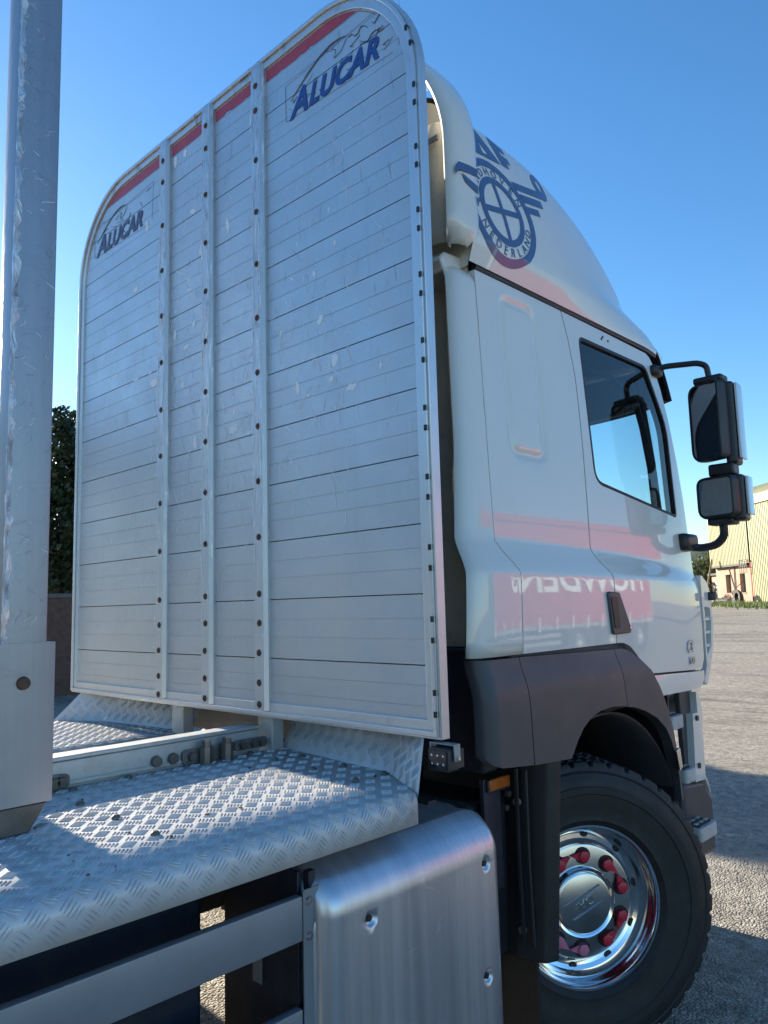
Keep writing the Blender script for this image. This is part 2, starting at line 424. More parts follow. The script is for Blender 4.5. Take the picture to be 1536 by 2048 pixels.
def panel(name, outer, holes, f, xc, zc, mat_, parent, depth=.025, smooth=50, mirror=False):
    """curved sheet: outline in (x,z), y=f(x,z), edge returned inwards by depth"""
    loops = [[Vector((x, z, 0)) for x, z in P] for P in [outer] + holes]
    flat = [p for L in loops for p in L]; tris = tessellate_polygon(loops)
    bm = bmesh.new(); vs = [bm.verts.new((p.x, 0, p.y)) for p in flat]
    for t in tris:
        try: bm.faces.new([vs[i] for i in t])
        except ValueError: pass
    for x in xc: bmesh.ops.bisect_plane(bm, geom=bm.verts[:] + bm.edges[:] + bm.faces[:], plane_co=(x, 0, 0), plane_no=(1, 0, 0), dist=1e-5)
    for z in zc: bmesh.ops.bisect_plane(bm, geom=bm.verts[:] + bm.edges[:] + bm.faces[:], plane_co=(0, 0, z), plane_no=(0, 0, 1), dist=1e-5)
    bmesh.ops.remove_doubles(bm, verts=bm.verts, dist=1e-5)
    for v in bm.verts: v.co.y = f(v.co.x, v.co.z)
    if depth:
        ed = [e for e in bm.edges if e.is_boundary]
        r = bmesh.ops.extrude_edge_only(bm, edges=ed)
        for g in r['geom']:
            if isinstance(g, bmesh.types.BMVert): g.co.y += depth
    bmesh.ops.recalc_face_normals(bm, faces=bm.faces)
    if sum(fc.normal.y * fc.calc_area() for fc in bm.faces) > 0: bmesh.ops.reverse_faces(bm, faces=bm.faces)
    if mirror:
        for v in bm.verts: v.co.y *= -1
        bmesh.ops.reverse_faces(bm, faces=bm.faces)
    me = bpy.data.meshes.new(name); bm.to_mesh(me); bm.free(); finish(me, smooth)
    return link(name, me, mat_, parent)
def text_mesh(name, body, size, mp, mat_, parent, shear=0, offset=0, extrude=.001, sub=0, align='LEFT', spacing=1.0):
    """text as mesh; mp(x,y,h)->3D maps flat text"""
    cu = bpy.data.curves.new(name + '_curve', 'FONT'); cu.body = body; cu.size = size; cu.shear = shear; cu.offset = offset; cu.extrude = extrude; cu.resolution_u = 3; cu.align_x = align; cu.space_character = spacing
    o = bpy.data.objects.new(name + '_tmp', cu); col.objects.link(o)
    dg = bpy.context.evaluated_depsgraph_get(); dg.update()
    me = bpy.data.meshes.new_from_object(o.evaluated_get(dg)); bpy.data.objects.remove(o); bpy.data.curves.remove(cu)
    me.name = name
    if sub:
        bm = bmesh.new(); bm.from_mesh(me)
        xs = [v.co.x for v in bm.verts]; ys = [v.co.y for v in bm.verts]
        for x in frange(min(xs), max(xs), sub)[1:-1]: bmesh.ops.bisect_plane(bm, geom=bm.verts[:] + bm.edges[:] + bm.faces[:], plane_co=(x, 0, 0), plane_no=(1, 0, 0))
        for y in frange(min(ys), max(ys), sub)[1:-1]: bmesh.ops.bisect_plane(bm, geom=bm.verts[:] + bm.edges[:] + bm.faces[:], plane_co=(0, y, 0), plane_no=(0, 1, 0))
        bm.to_mesh(me); bm.free()
    for v in me.vertices: v.co = mp(v.co.x, v.co.y, v.co.z)
    bm = bmesh.new(); bm.from_mesh(me); bmesh.ops.recalc_face_normals(bm, faces=bm.faces); bm.to_mesh(me); bm.free()
    me.materials.clear(); me.update()
    return link(name, me, mat_, parent)
XZ = lambda y0: (lambda u, v, w: (u, y0 + w, v))          # polygon in (x,z), extruded in y
YZ = lambda u, v, w: (w, u, v)                             # polygon in (y,z), extruded in x
XY = lambda u, v, w: (u, v, w)                             # polygon in (x,y), extruded in z

# ================================================================== SETTING
def ground_z(x, y): return .02 + 1.13 * sstep(9, 46, x) * sstep(-20, 2, y + .0) + .05 * sstep(14, 40, y)
def gfn(u, v):
    a = -60 + 460 * (u ** 1.6); 
    b = -220 + 520 * v
    return (a, b, ground_z(a, b))
g = MB(); xs = sorted(set([-400, -200, -80, -30] + [-20 + 2 * i for i in range(36)] + [60, 80, 120, 200, 400, 900])); ys = sorted(set([-900, -300, -120, -60] + [-40 + 4 * i for i in range(26)] + [80, 120, 300, 900]))
vs_ = [(x, y, ground_z(x, y)) for x in xs for y in ys]; ny = len(ys)
g.add(vs_, [(i * ny + j, (i + 1) * ny + j, (i + 1) * ny + j + 1, i * ny + j + 1) for i in range(len(xs) - 1) for j in range(ny - 1)])
tag(g.build('ground', 'ground', smooth=60), kind='structure', label='grey stony yard surface with worn patches')

def leaf_mesh(pts, size, rnd):
    mb = MB()
    for p in pts:
        a = Vector((rnd.gauss(0, 1), rnd.gauss(0, 1), rnd.gauss(0, 1))).normalized(); b = a.orthogonal().normalized(); c = a.cross(b); s = size * rnd.uniform(.6, 1.4)
        p = Vector(p); mb.add([p - b * s, p + c * s * .5, p + b * s, p - c * s * .5], [(0, 1, 2, 3)])
    return mb
def crown_pts(blobs, n, rnd):
    out = []; tot = sum(r ** 2 for *_, r in blobs)
    for x, y, z, r in blobs:
        for _ in range(int(n * r * r / tot)):
            d = Vector((rnd.gauss(0, 1), rnd.gauss(0, 1), rnd.gauss(0, 1))).normalized() * r * (rnd.random() ** .35)
            out.append((x + d.x, y + d.y, z + d.z * .85))
    return out
def tree(name, base, blobs, n, leaf, m_, label, seed, trunk_h, trunk_r=.16, group=None):
    rnd = random.Random(seed); t = empty(name, (0, 0, 0), label, 'tree' if 'tree' in name else 'bush', group)
    mb = MB(); bx, by, bz = base
    mb.tube([(bx, by, bz - .15), (bx + .05, by, bz + trunk_h * .4), (bx - .05, by + .08, bz + trunk_h), (bx + .1, by, bz + trunk_h * 1.5)], [trunk_r * 1.25, trunk_r, trunk_r * .8, trunk_r * .4], 9)
    for x, y, z, r in blobs:
        mb.tube([(bx, by, bz + trunk_h * .7), ((bx + x) / 2, (by + y) / 2, (bz + trunk_h * .8 + z) / 2 + .2), (x, y, z)], [trunk_r * .55, trunk_r * .35, trunk_r * .12], 6)
    mb.build('trunk', 'bark', t); leaf_mesh(crown_pts(blobs, n, rnd), leaf, rnd).build('crown', m_, t, smooth=0, recalc=False)
    return t
# left of the truck: yard wall with an overgrown tree behind it
w = empty('brick_wall', (0, 0, 0), 'shaded brick yard wall below a leafy tree, beyond the truck deck', 'wall')
MB().box(3.4, 9.5, 13.4, 13.62, -.1, 2.05).build('wall_face', 'shadedbrick', w); MB().box(3.35, 9.55, 13.36, 13.66, 2.05, 2.14).build('coping', 'slate', w, bevel=.01)
tree('yard_tree', (5.7, 14.6, 0), [(5.75, 14.8, 5.2, 1.2), (5.2, 14.7, 4.4, .85), (6.4, 14.9, 5.2, .9), (5.7, 14.6, 3.4, 1.2), (6.6, 15, 4.1, .95), (5.15, 14.8, 3.2, .7), (6.5, 14.6, 2.8, .9), (5.5, 14.5, 2.5, .7), (5.75, 14.9, 6.15, .5), (6.7, 14.9, 5.9, .35)], 12000, .085, 'leafdark', 'dark leafy tree rising over the brick yard wall', 3, 2.2)
# unseen added gantry beside the truck: its cross beam shades the outer strip of the deck
gt = empty('shade_frame', (-1.5, 4.4, 0), 'unseen added gantry beside the truck', 'shade_caster')
MB().box(-2.05, 2.0, -.11, .11, 2.985, 3.5).build('shade_beam', 'galv', gt, bevel=.01)
for x in (-1.9, 1.88): MB().box(x - .08, x + .08, -.08, .08, -.05, 2.984).build('post', 'galv', gt, bevel=.008)
for o in gt.children: o.parent = gt

# warehouse -----------------------------------------------------------
WL = Vector((51.4, 17.5, 0)); WD = Vector((-.7071, -.7071, 0)); WN = Vector((-.7071, .7071, 0)); WZ = 1.12
def wh(s_, d, z): return tuple(WL + WD * s_ + WN * d + Vector((0, 0, WZ + z)))
wa = empty('warehouse', tuple(WL + Vector((0, 0, WZ))), 'cream corrugated warehouse with curved roof across the yard', 'warehouse')
def rel(mb): mb.v = [tuple(Vector(v) - wa.location) for v in mb.v]; return mb
EAVE = 6.05; BR = 2.55; BL = 5.55
def corr(s0, s1, z0, z1, pitch=.2, dep=.035, d0=0):
    mb = MB(); n = int((s1 - s0) / pitch); pts = []
    for i in range(n):
        a = s0 + i * pitch
        pts += [(a, d0), (a + pitch * .35, d0), (a + pitch * .5, d0 + dep), (a + pitch * .85, d0 + dep)]
    pts.append((s0 + n * pitch, d0)); k = len(pts)
    return mb.add([wh(s_, d, z) for z in (z0, z1) for s_, d in pts], [(i, i + 1, k + i + 1, k + i) for i in range(k - 1)])
rel(corr(0, BL, BR, EAVE)).build('upper_cladding', 'clad', wa, smooth=0); rel(corr(BL, 14.4, -.1, EAVE)).build('side_cladding', 'clad', wa, smooth=0)
mb = MB(); pts = []; 
for i in range(int(14.4 / .3)):
    a = i * .3; pts += [(a, 0), (a + .1, 0), (a + .15, .05), (a + .25, .05)]
arc = [(1 - math.cos(t), math.sin(t)) for t in [R(90) * q / 8 for q in range(9)]]
k = len(pts); vv = []
for q, (ia, za) in enumerate(arc):
    for s_, h in pts: vv.append(wh(s_, -ia * 5.0 + h * .3, EAVE + .25 + za * 1.55 + h))
mb.add(vv, [(q * k + i, q * k + i + 1, (q + 1) * k + i + 1, (q + 1) * k + i) for q in range(8) for i in range(k - 1)])
rel(mb).build('roof', 'clad', wa, smooth=0)
mb = MB(); mb.add([wh(s_, d, z) for s_ in (-.1, 14.5) for d in (.02, .16) for z in (EAVE - .02, EAVE + .28)], [(0, 1, 3, 2), (4, 6, 7, 5), (0, 4, 5, 1), (2, 3, 7, 6), (0, 2, 6, 4), (1, 5, 7, 3)]); rel(mb).build('gutter', 'creamtrim', wa)
def wbox(s0, s1, d0, d1, z0, z1):
    return rel(MB().add([wh(s_, d, z) for s_ in (s0, s1) for d in (d0, d1) for z in (z0, z1)], [(0, 1, 3, 2), (4, 6, 7, 5), (0, 4, 5, 1), (2, 3, 7, 6), (0, 2, 6, 4), (1, 5, 7, 3)]))
# brick base: wall pieces round two window openings
for s0, s1, z0, z1 in ((.05, 1.4, -.1, BR), (1.4, 2.1, -.1, .75), (1.4, 2.1, 1.95, BR), (2.1, 3.35, -.1, BR), (3.35, 4.05, -.1, .75), (3.35, 4.05, 1.95, BR), (4.05, 4.9, -.1, BR)):
    pass
bw = MB()
for s0, s1, z0, z1 in ((.05, 1.4, -.1, BR), (1.4, 2.1, -.1, .75), (1.4, 2.1, 1.95, BR), (2.1, 3.35, -.1, BR), (3.35, 4.05, -.1, .75), (3.35, 4.05, 1.95, BR), (4.05, 4.9, -.1, BR)):
    bw.add([wh(s_, d, z) for s_ in (s0, s1) for d in (-.7, -.32) for z in (z0, z1)], [(0, 1, 3, 2), (4, 6, 7, 5), (0, 4, 5, 1), (2, 3, 7, 6), (0, 2, 6, 4), (1, 5, 7, 3)])
rel(bw).build('brick_base', 'brick', wa, smooth=0)
for s0 in (1.4, 3.35):
    wdw = wbox(s0 + .003, s0 + .697, -.6, -.56, .753, 1.947).build('window', 'greenpane', wa); wbox(s0 - .05, s0 + .75, -.34, -.28, .68, .748).build('sill', 'brick', wdw)
    wbox(s0 + .32, s0 + .38, -.56, -.53, .76, 1.94).build('glazing_bar', 'creamtrim', wdw)
wbox(.0, 5.0, -.34, .03, BR - .12, BR - .005).build('lintel', 'slate', wa)
wbox(4.95, 5.5, -.5, -.42, -.1, 2.4).build('door', 'doorgrey', wa); wbox(5.5, 5.58, -.5, .05, -.1, BR).build('door_post', 'redtape', wa); wbox(4.9, 4.95, -.5, -.3, -.1, BR).build('jamb', 'creamtrim', wa)
wbox(.0, 14.4, -9, -.75, -.1, EAVE - .05).build('inner_hall', 'slate', wa)
cr = MB()
for i in range(5): cr.cyl(wh(4.6 + i * .22, .25, 1.95), wh(4.6 + i * .22, .25, 2.75), .02, n=6)
for z in (1.95, 2.35, 2.75): cr.cyl(wh(4.55, .25, z), wh(5.55, .25, z), .02, n=6)
for s_ in (4.6, 5.5): cr.cyl(wh(s_, .25, 2.7), wh(s_, -.35, 2.7), .02, n=6)
rel(cr).build('meter_cage', 'steel', wa)
pp = MB().tube([wh(2.75, -.27, 0), wh(2.75, -.27, BR)], .035, 8); rel(pp).build('downpipe', 'steel', wa)
# brick outhouse with a slate roof left of the hall
oh = empty('brick_outhouse', wh(-1.9, -1, 0), 'small brick outhouse with flat dark roof beside the warehouse', 'outhouse')
mb = MB().add([Vector(wh(s_, d, z)) - oh.location for s_ in (-2.2, -.9) for d in (-3, -1) for z in (-.1, 2.0)], [(0, 1, 3, 2), (4, 6, 7, 5), (0, 4, 5, 1), (2, 3, 7, 6), (0, 2, 6, 4), (1, 5, 7, 3)]); mb.build('wall', 'brick', oh)
mb = MB().add([Vector(wh(s_, d, z)) - oh.location for s_ in (-2.4, -.7) for d in (-3.2, -.8) for z in (2.0, 2.15)], [(0, 1, 3, 2), (4, 6, 7, 5), (0, 4, 5, 1), (2, 3, 7, 6), (0, 2, 6, 4), (1, 5, 7, 3)]); mb.build('roof', 'slate', oh)
mb = MB().add([Vector(wh(s_, d, z)) - oh.location for s_ in (-1.5, -1.0) for d in (-1, -.95) for z in (0, 1.6)], [(0, 1, 3, 2), (4, 6, 7, 5), (0, 4, 5, 1), (2, 3, 7, 6), (0, 2, 6, 4), (1, 5, 7, 3)]); mb.build('door', 'trailerwhite', oh)
# leaning timber pole, junk and grass along the wall
lp = MB().tube([wh(1.55, 1.3, -.05), wh(1.05, .35, 3.0)], .07, 8).build('timber_pole', 'timber'); tag(lp, 'dark timber pole leaning against the brick base of the warehouse', 'pole')
def junk(name, s_, d, mbf, m_, label, cat):
    mb = MB(); mbf(mb, Vector(wh(s_, d, 0))); o = mb.build(name, m_); tag(o, label, cat); return o
def tyre_at(mb, p):
    mb.lathe([(.27, -.12), (.46, -.13), (.5, 0), (.46, .13), (.27, .12)], lambda r, a, h: p + WD * (r * math.cos(a)) + Vector((0, 0, .42 + r * math.sin(a))) + (WN * .9 + Vector((0, 0, .45))).normalized() * h, 28, closed=True)
junk('scrap_tyre', 5.15, .75, tyre_at, 'rubber', 'old black tyre propped by the grey warehouse door', 'tyre')
junk('rubble_heap', 3.6, 1.2, lambda mb, p: [mb.box(-.22, .22, -.16, .16, -.1, .1, Matrix.Translation(p + WD * (random.uniform(-1.1, 1.1)) + WN * random.uniform(-.4, .4) + Vector((0, 0, random.uniform(0, .28)))) @ Matrix.Rotation(random.uniform(0, 6), 4, 'Z') @ Matrix.Rotation(random.uniform(-.8, .8), 4, 'X')) for _ in range(34)], 'debrispale', 'heap of pale rubble and boards below the warehouse window', 'rubble')
junk('broken_board', 2.2, 1.0, lambda mb, p: mb.box(-.03, .03, -.2, .2, -.1, 1.15, Matrix.Translation(p) @ Matrix.Rotation(-.5, 4, 'X')), 'timber', 'grey broken board standing in weeds by the warehouse', 'board')
junk('iron_bar', 4.2, .6, lambda mb, p: mb.tube([p, p + Vector((.2, .1, .8)), p + WD * .3 - WN * .6 + Vector((0, 0, 1.5))], .025, 6), 'rust', 'thin rusty bar leaning under the warehouse window', 'bar')
rg = random.Random(5); mb = MB()
for _ in range(9000):
    s_ = rg.uniform(-6, 15); d = rg.gauss(2.6, .75); p = Vector(wh(s_, d, 0)); p.z = ground_z(p.x, p.y); h = rg.uniform(.06, .26) * (1.5 if rg.random() < .1 else 1); a = rg.uniform(0, 6.3); q = Vector((math.cos(a), math.sin(a), 0)) * .035
    mb.add([p - q, p + q, p + Vector((rg.gauss(0, .06), rg.gauss(0, .06), h))], [(0, 1, 2)])
tag(mb.build('grass', 'grass', smooth=0, recalc=False), kind='stuff', label='strip of rough grass along the foot of the warehouse')
tree('bramble_bush', wh(.2, 2.0, 0), [(*wh(.1, 2.0, .55), .8), (*wh(.9, 1.9, .4), .55), (*wh(-1.0, 2.2, .9), 1.0), (*wh(1.7, 1.7, .25), .4)], 4200, .07, 'leaf', 'scrubby dark bush growing by the corner of the warehouse', 8, .5, .05)
tree('hedge_tree', wh(-3.4, -2, 0), [(*wh(-3.4, -2, 2.6), 1.5), (*wh(-2.4, -3.6, 1.8), 1.4), (*wh(-4.8, -1, 2.0), 1.6), (*wh(-3.0, 0, 1.0), 1.1)], 6000, .11, 'leafwarm', 'olive green tree behind the brick outhouse', 9, 1.5, .12)
hm = MB()
def hillz(x, y):
    return 12 * math.exp(-((x - 190) / 60) ** 2) * (1 + .12 * math.sin(y * .11) + .08 * math.sin(y * .31 + 1))
hm.add([(x, y, ground_z(x, y) - .4 + hillz(x, y)) for x in frange(110, 300, 8) for y in frange(20, 260, 8)], [(i * 31 + j, (i + 1) * 31 + j, (i + 1) * 31 + j + 1, i * 31 + j + 1) for i in range(24) for j in range(30)])
tag(hm.build('hill', 'hill'), kind='structure', label='low wooded hill far beyond the warehouse')

# unseen tree belt, added behind the yard to darken the headboard's reflection
rb = random.Random(12); mb = MB()
for k in range(46):
    u = k / 45; cx = -10 - 34 * u; cy = 46 - 58 * u + rb.uniform(-1, 1)
    for q in range(3):
        h = rb.uniform(1.5, 7.0); r = rb.uniform(1.3, 2.2)
        for p in crown_pts([(cx + rb.uniform(-.8, .8), cy + rb.uniform(-.8, .8), h, r)], 75, rb):
            a = Vector((rb.gauss(0, 1), rb.gauss(0, 1), rb.gauss(0, 1))).normalized(); b_ = a.orthogonal().normalized(); c_ = a.cross(b_); p = Vector(p); s_ = rb.uniform(.25, .5)
            if p.z > .1: mb.add([p - b_ * s_, p + c_ * s_ * .6, p + b_ * s_, p - c_ * s_ * .6], [(0, 1, 2, 3)])
tag(mb.build('darkening_trees', 'leafdark', smooth=0, recalc=False), kind='stuff', label='unseen belt of trees added to darken the headboard reflection')
# red curtain-sided trailer standing on the other side (seen mirrored in the cab paint)
tr = empty('curtain_trailer', (9.7, -8.8, 0), 'red curtain sided trailer with white lettering beside the truck', 'trailer')
Y0 = 1.27   # local y of the side that faces the truck
X0, X1 = -1.9, 6.75
def curt(s_):
    return lambda u, v: (X0 + .05 + (X1 - X0 - .1) * u, s_ * (Y0 + .014 * math.sin(u * 150) * (.4 + .6 * abs(2 * v - 1)) + .01 * math.sin(u * 23)), 1.06 + 2.78 * v)
for s_ in (1, -1): MB().grid(curt(s_), 300, 8).build('curtain', 'trailerred', tr, smooth=80)
MB().box(X0, X1, -1.275, 1.275, 3.86, 4.0).build('roof', 'trailerred', tr, bevel=.02)
MB().box(X0, X1, -1.25, 1.25, .93, 1.05).build('floor', 'galv', tr, bevel=.01)
for y in (-.5, .5): MB().box(X0, X1, y - .07, y + .07, .62, .929).build('chassis_rail', 'chassis', tr)
MB().box(X0 - .06, X0 - .005, -1.27, 1.27, 1.0, 3.99).build('bulkhead', 'trailerwhite', tr)
MB().box(X1 + .005, X1 + .06, -1.27, 1.27, 1.0, 3.99).build('rear_door', 'trailerwhite', tr)
for i in range(14):
    x = X0 + .3 + i * .6
    MB().box(x - .02, x + .02, 1.285, 1.297, .88, 1.3).build('strap', 'trailerwhite', tr)
wp = None
def wheel_simple(p, s_):
    mb = MB().lathe([(.28, -.16), (.46, -.18), (.51, -.12), (.515, 0), (.51, .12), (.46, .18), (.28, .16)], lambda r, a, h: (p[0] + r * math.cos(a), p[1] + h, p[2] + r * math.sin(a)), 40, closed=True)
    wv = mb.build('wheel', 'rubber', tr); md = MB().lathe([(.0, .05), (.12, .09), (.14, .05), (.24, .02), (.285, .12)], lambda r, a, h: (p[0] + r * math.cos(a), p[1] + s_ * h, p[2] + r * math.sin(a)), 32); md.build('rim', 'galv', wv)
for x in (2.55, 3.9, 5.25):
    for s_ in (1, -1):
        wheel_simple((x, s_ * 1.04, .515), s_)
        MB().grid(lambda u, v: (x + .62 * math.cos(R(25 + 130 * u)), s_ * (.85 + .4 * v), .5 + .56 * math.sin(R(25 + 130 * u))), 12, 1).build('mudguard', 'blackplastic', tr, solid=.006)
for x in (-.9,):
    for y in (-.6, .6): MB().box(x - .07, x + .07, y - .07, y + .07, 0, .62).build('landing_leg', 'galv', tr)
for z in (.55, .75): MB().box(-1.2, 1.7, 1.18, 1.21, z - .05, z + .05).build('side_guard', 'galv', tr)
text_mesh('lettering', 'HOWDENS', 1.12, lambda x, y, h: (5.3 - x, 1.30 + h, 2.08 + y), 'trailerwhite', tr, offset=.03, extrude=.002)
# ================================================================== TRUCK
truck = empty('timber_truck', (0, 0, 0), 'white timber truck with tall aluminium headboard and chequer plate deck', 'truck')
T = truck
# ---- headboard ------------------------------------------------------
HW = 1.272; HT = 4.022; HB = 1.312; HR = .50
def hb_half(z, ins=0):
    w = HW - ins; r = HR - ins; zc = HT - HR
    if z <= zc: return w
    return HW - HR + math.sqrt(max(0, r * r - (z - zc) ** 2)) if z < zc + r else HW - HR
def hb_outline(ins, n=14):
    P = [(-HW + ins, HB + ins), (HW - ins, HB + ins)]
    for s_, a0, a1 in ((1, 0, 90), (-1, 90, 180)):
        for i in range(n + 1):
            a = R(a0 + (a1 - a0) * i / n); P.append((s_ * (HW - HR) + (HR - ins) * math.cos(a), HT - HR + (HR - ins) * math.sin(a)))
    return P
fr = MB().ring(hb_outline(0), hb_outline(.056), YZ, -.006, .034).ring(hb_outline(.008), hb_outline(.024), YZ, -.016, -.006)
head = fr.build('headboard', 'frame', T, smooth=40, bevel=.002); head.location.y = .016
Z0 = 1.533; SP = .22283
for k in range(12):
    za = (Z0 + (k - 1) * SP if k else HB + .04) + .0018; zb = (Z0 + k * SP if k < 11 else HT - .045) - .0018
    mb = MB(); cuts = [za, za + (zb - za) * .36, za + (zb - za) * .66, zb] if k else [za, za + (zb - za) * .3, za + (zb - za) * .66, zb]
    for a, b in zip(cuts, cuts[1:]):
        a += .0008 if a != za else 0; b -= .0008 if b != zb else 0
        zs_ = [a + (b - a) * i / 4 for i in range(5)]
        R_ = [(-(hb_half(z, .05)), z) for z in zs_]; L_ = [(hb_half(z, .05), z) for z in reversed(zs_)]
        mb.prism(R_ + L_, YZ, .004, .02)
    P2 = [(-hb_half(za, .052), za), (-hb_half(zb, .052), zb), (hb_half(zb, .052), zb), (hb_half(za, .052), za)]
    mb.prism(P2, YZ, .0062, .03)
    mb.build('plank', 'hb', head, smooth=30)
MB().prism(offset_poly(hb_outline(0), .053), YZ, .031, .036).build('backing_sheet', 'blackplastic', head)
# ribs
for yc in (.355, -.016, -.388):
    mb = MB(); top = HT + .012; w_ = .041
    prof = [(-w_, .004), (-w_, -.008), (-w_ + .012, -.022), (w_ - .012, -.022), (w_, -.008), (w_, .004)]
    zs_ = [1.338, 3.96, 4.0, 4.025, 4.034]; xo = [0, 0, .004, .016, .045]
    rows = [[(x + o, yc + y, z) for y, x in prof] for z, o in zip(zs_, xo)]; n = len(prof)
    mb.add([p for r_ in rows for p in r_], [(i * n + j, i * n + j + 1, (i + 1) * n + j + 1, (i + 1) * n + j) for i in range(len(rows) - 1) for j in range(n - 1)] + [tuple(range(n))])
    rb = mb.build('rib', 'rib', head, smooth=25)
    ov = .0 if yc < 0 else (.06 if yc == 0 else .03)
    zz = [3.902, 3.791, 3.57, 3.343, 3.118, 2.89, 2.662, 2.442, 2.221, 2.0, 1.779, 1.667, 1.554, 1.441, 1.36]
    for z in zz:
        y = yc + .010 * (1 if yc >= 0 else .6)
        bo = MB().cyl((-.0215, y, z), (-.0245, y, z), .0125, .0105, 12).build('bolt', 'steel', head) if False else None
bolt_me = MB().cyl((-.0222, 0, 0), (-.0252, 0, 0), .0135, .0115, 14).cyl((-.0252, 0, 0), (-.0275, 0, 0), .0062, .0055, 8).mesh('bolt'); bolt_me.materials.append(M['rustbolt'] if 'rustbolt' in M else M['rust'])
for yc in (.355, -.016, -.388):
    for i, z in enumerate([3.902, 3.791, 3.57, 3.343, 3.118, 2.89, 2.662, 2.442, 2.221, 2.0, 1.779, 1.667, 1.554, 1.441, 1.36]):
        o = link('bolt', bolt_me, None, head); o.location = (0, yc - .003 + (.004 if i > 11 else 0), z - (.006 if yc > 0 else 0)); o.rotation_euler = (random.uniform(0, 3), 0, 0)
plug = MB().box(-.0195, .004, -.004, .006, -.009, .009).mesh('edge_plug'); plug.materials.append(M['seal'])
for k in range(-1, 11):
    for d in (-.0325, .0325):
        z = 1.421 + (k + .0) * SP + d + .0
        if z < 1.35 or z > 3.72: continue
        o = link('edge_plug', plug, None, head); yy = hb_half(z, .012); o.location = (0, -yy, z)
# red marking tape below the top rail, with torn lower edge
rt = random.Random(2)
for y0, y1 in ((1.075, .402), (.308, .031), (-.062, -.343), (-.434, -1.075)):
    n = int(abs(y1 - y0) / .02); top_ = []; bot = []
    for i in range(n + 1):
        y = y0 + (y1 - y0) * i / n; zc = HT - HR; lim = zc + math.sqrt(max(0, (HR - .062) ** 2 - max(0, abs(y) - (HW - HR)) ** 2))
        top_.append((y, min(3.958, lim))); t_ = rt.random(); low = 3.908 + (rt.uniform(0, .010) if t_ < .12 else rt.uniform(0, .0015))
        if abs(y) > 1.03: low = min(low, lim - .002)
        bot.append((y, min(low, top_[-1][1] - .002)))
    MB().prism(top_ + bot[::-1], YZ, .0022, .0036).build('red_tape', 'redtape', head, smooth=0)
def sticker(yA, sgn, m_letters, m_line, fade):
    """ALUCAR sticker: text runs towards -y"""
    mp = lambda x, y, h: (.0016 - h, yA - x, 3.668 + y)
    me = []
    text_mesh('sticker_lettering', 'A', .150, lambda x, y, h: mp(x, y - .004, h), m_letters, head, shear=.32, offset=.004, extrude=.0006)
    text_mesh('sticker_lettering', 'LUCAR', .118, lambda x, y, h: mp(x + .108, y, h), m_letters, head, shear=.32, offset=.0042, extrude=.0006, spacing=1.02)
    mb = MB(); rn = random.Random(11 + int(sgn))
    def stroke(pts, r): mb.tube([(.0022, yA - x, 3.668 + y) for x, y in pts], r, 4)
    for k in range(5):
        o = k * .011
        stroke([(.0 + .02 * k + .33 * t, .075 + o * .9 + .115 * math.sin(t * 1.9 + .12 * k) - .012 * k) for t in [i / 14 for i in range(12)]], .0011 - .0001 * k)
    stroke([(.24, .17), (.27, .15), (.26, .12), (.30, .13), (.33, .165)], .0012); stroke([(-.03, 0), (-.032, .155)], .0008); stroke([(-.03, 0), (.56, -.022)], .0006); stroke([(.59, -.01), (.60, .19)], .0006); stroke([(-.03, .155), (.60, .19)], .0005)
    for _ in range(26 if sgn < 0 else 12):
        x = rn.uniform(.0, .58); y = rn.uniform(.0, .18); stroke([(x, y), (x + rn.uniform(-.03, .03), y + rn.uniform(-.02, .02)), (x + rn.uniform(-.05, .05), y + rn.uniform(-.03, .03))], rn.uniform(.0006, .0014))
    if sgn < 0:
        for a in ((.34, .155, .10), (.40, .10, .12), (.46, .15, .09)):
            stroke([(a[0] + i * a[2] / 6, a[1] + .012 * math.sin(i * 1.7 + a[0] * 20)) for i in range(7)], .0016)
    mb.build('sticker_swoosh', m_line, head, smooth=0)
sticker(-.591, -1, 'logoblue', 'inkline', 0); sticker(1.084, 1, 'logofaded', 'inkline', 1)
# scuffs, chips and scratches left by timber
CHIPS = [(-.892, 2.494, .07, .023), (-.804, 2.617, .032, .063), (-.593, 2.553, .026, .062), (-.729, 2.788, .033, .038), (-.783, 2.548, .027, .022), (-1.035, 2.539, .014, .024), (-.494, 2.793, .016, .033), (.294, 2.999, .026, .073), (.19, 2.921, .054, .024), (.171, 3.187, .046, .022), (.132, 3.012, .033, .038), (.117, 2.462, .028, .063), (.669, 3.344, .036, .035), (.857, 2.939, .043, .024), (.653, 2.871, .05, .021), (.482, 2.817, .074, .04), (-.264, 2.599, .061, .017), (-.171, 2.469, .049, .043), (-.289, 2.437, .04, .017), (.223, 2.752, .05, .028), (-.136, 3.382, .03, .06), (.294, 3.872, .036, .051), (.21, 3.875, .035, .041), (.139, 3.554, .042, .029), (.072, 3.355, .032, .057), (.175, 3.234, .042, .024), (.56, 3.64, .035, .059), (-.699, 2.977, .028, .024), (-.817, 3.058, .016, .015), (-.654, 2.514, .028, .008), (.286, 3.118, .026, .015), (.512, 2.874, .038, .013), (.011, 3.393, .02, .024), (-.089, 2.945, .019, .011), (-.192, 2.894, .014, .009)]
rs = random.Random(21); lt = MB(); dk_ = MB()
def on_rib(y): return any(abs(y - c) < .046 for c in (.371, 0.0, -.372))
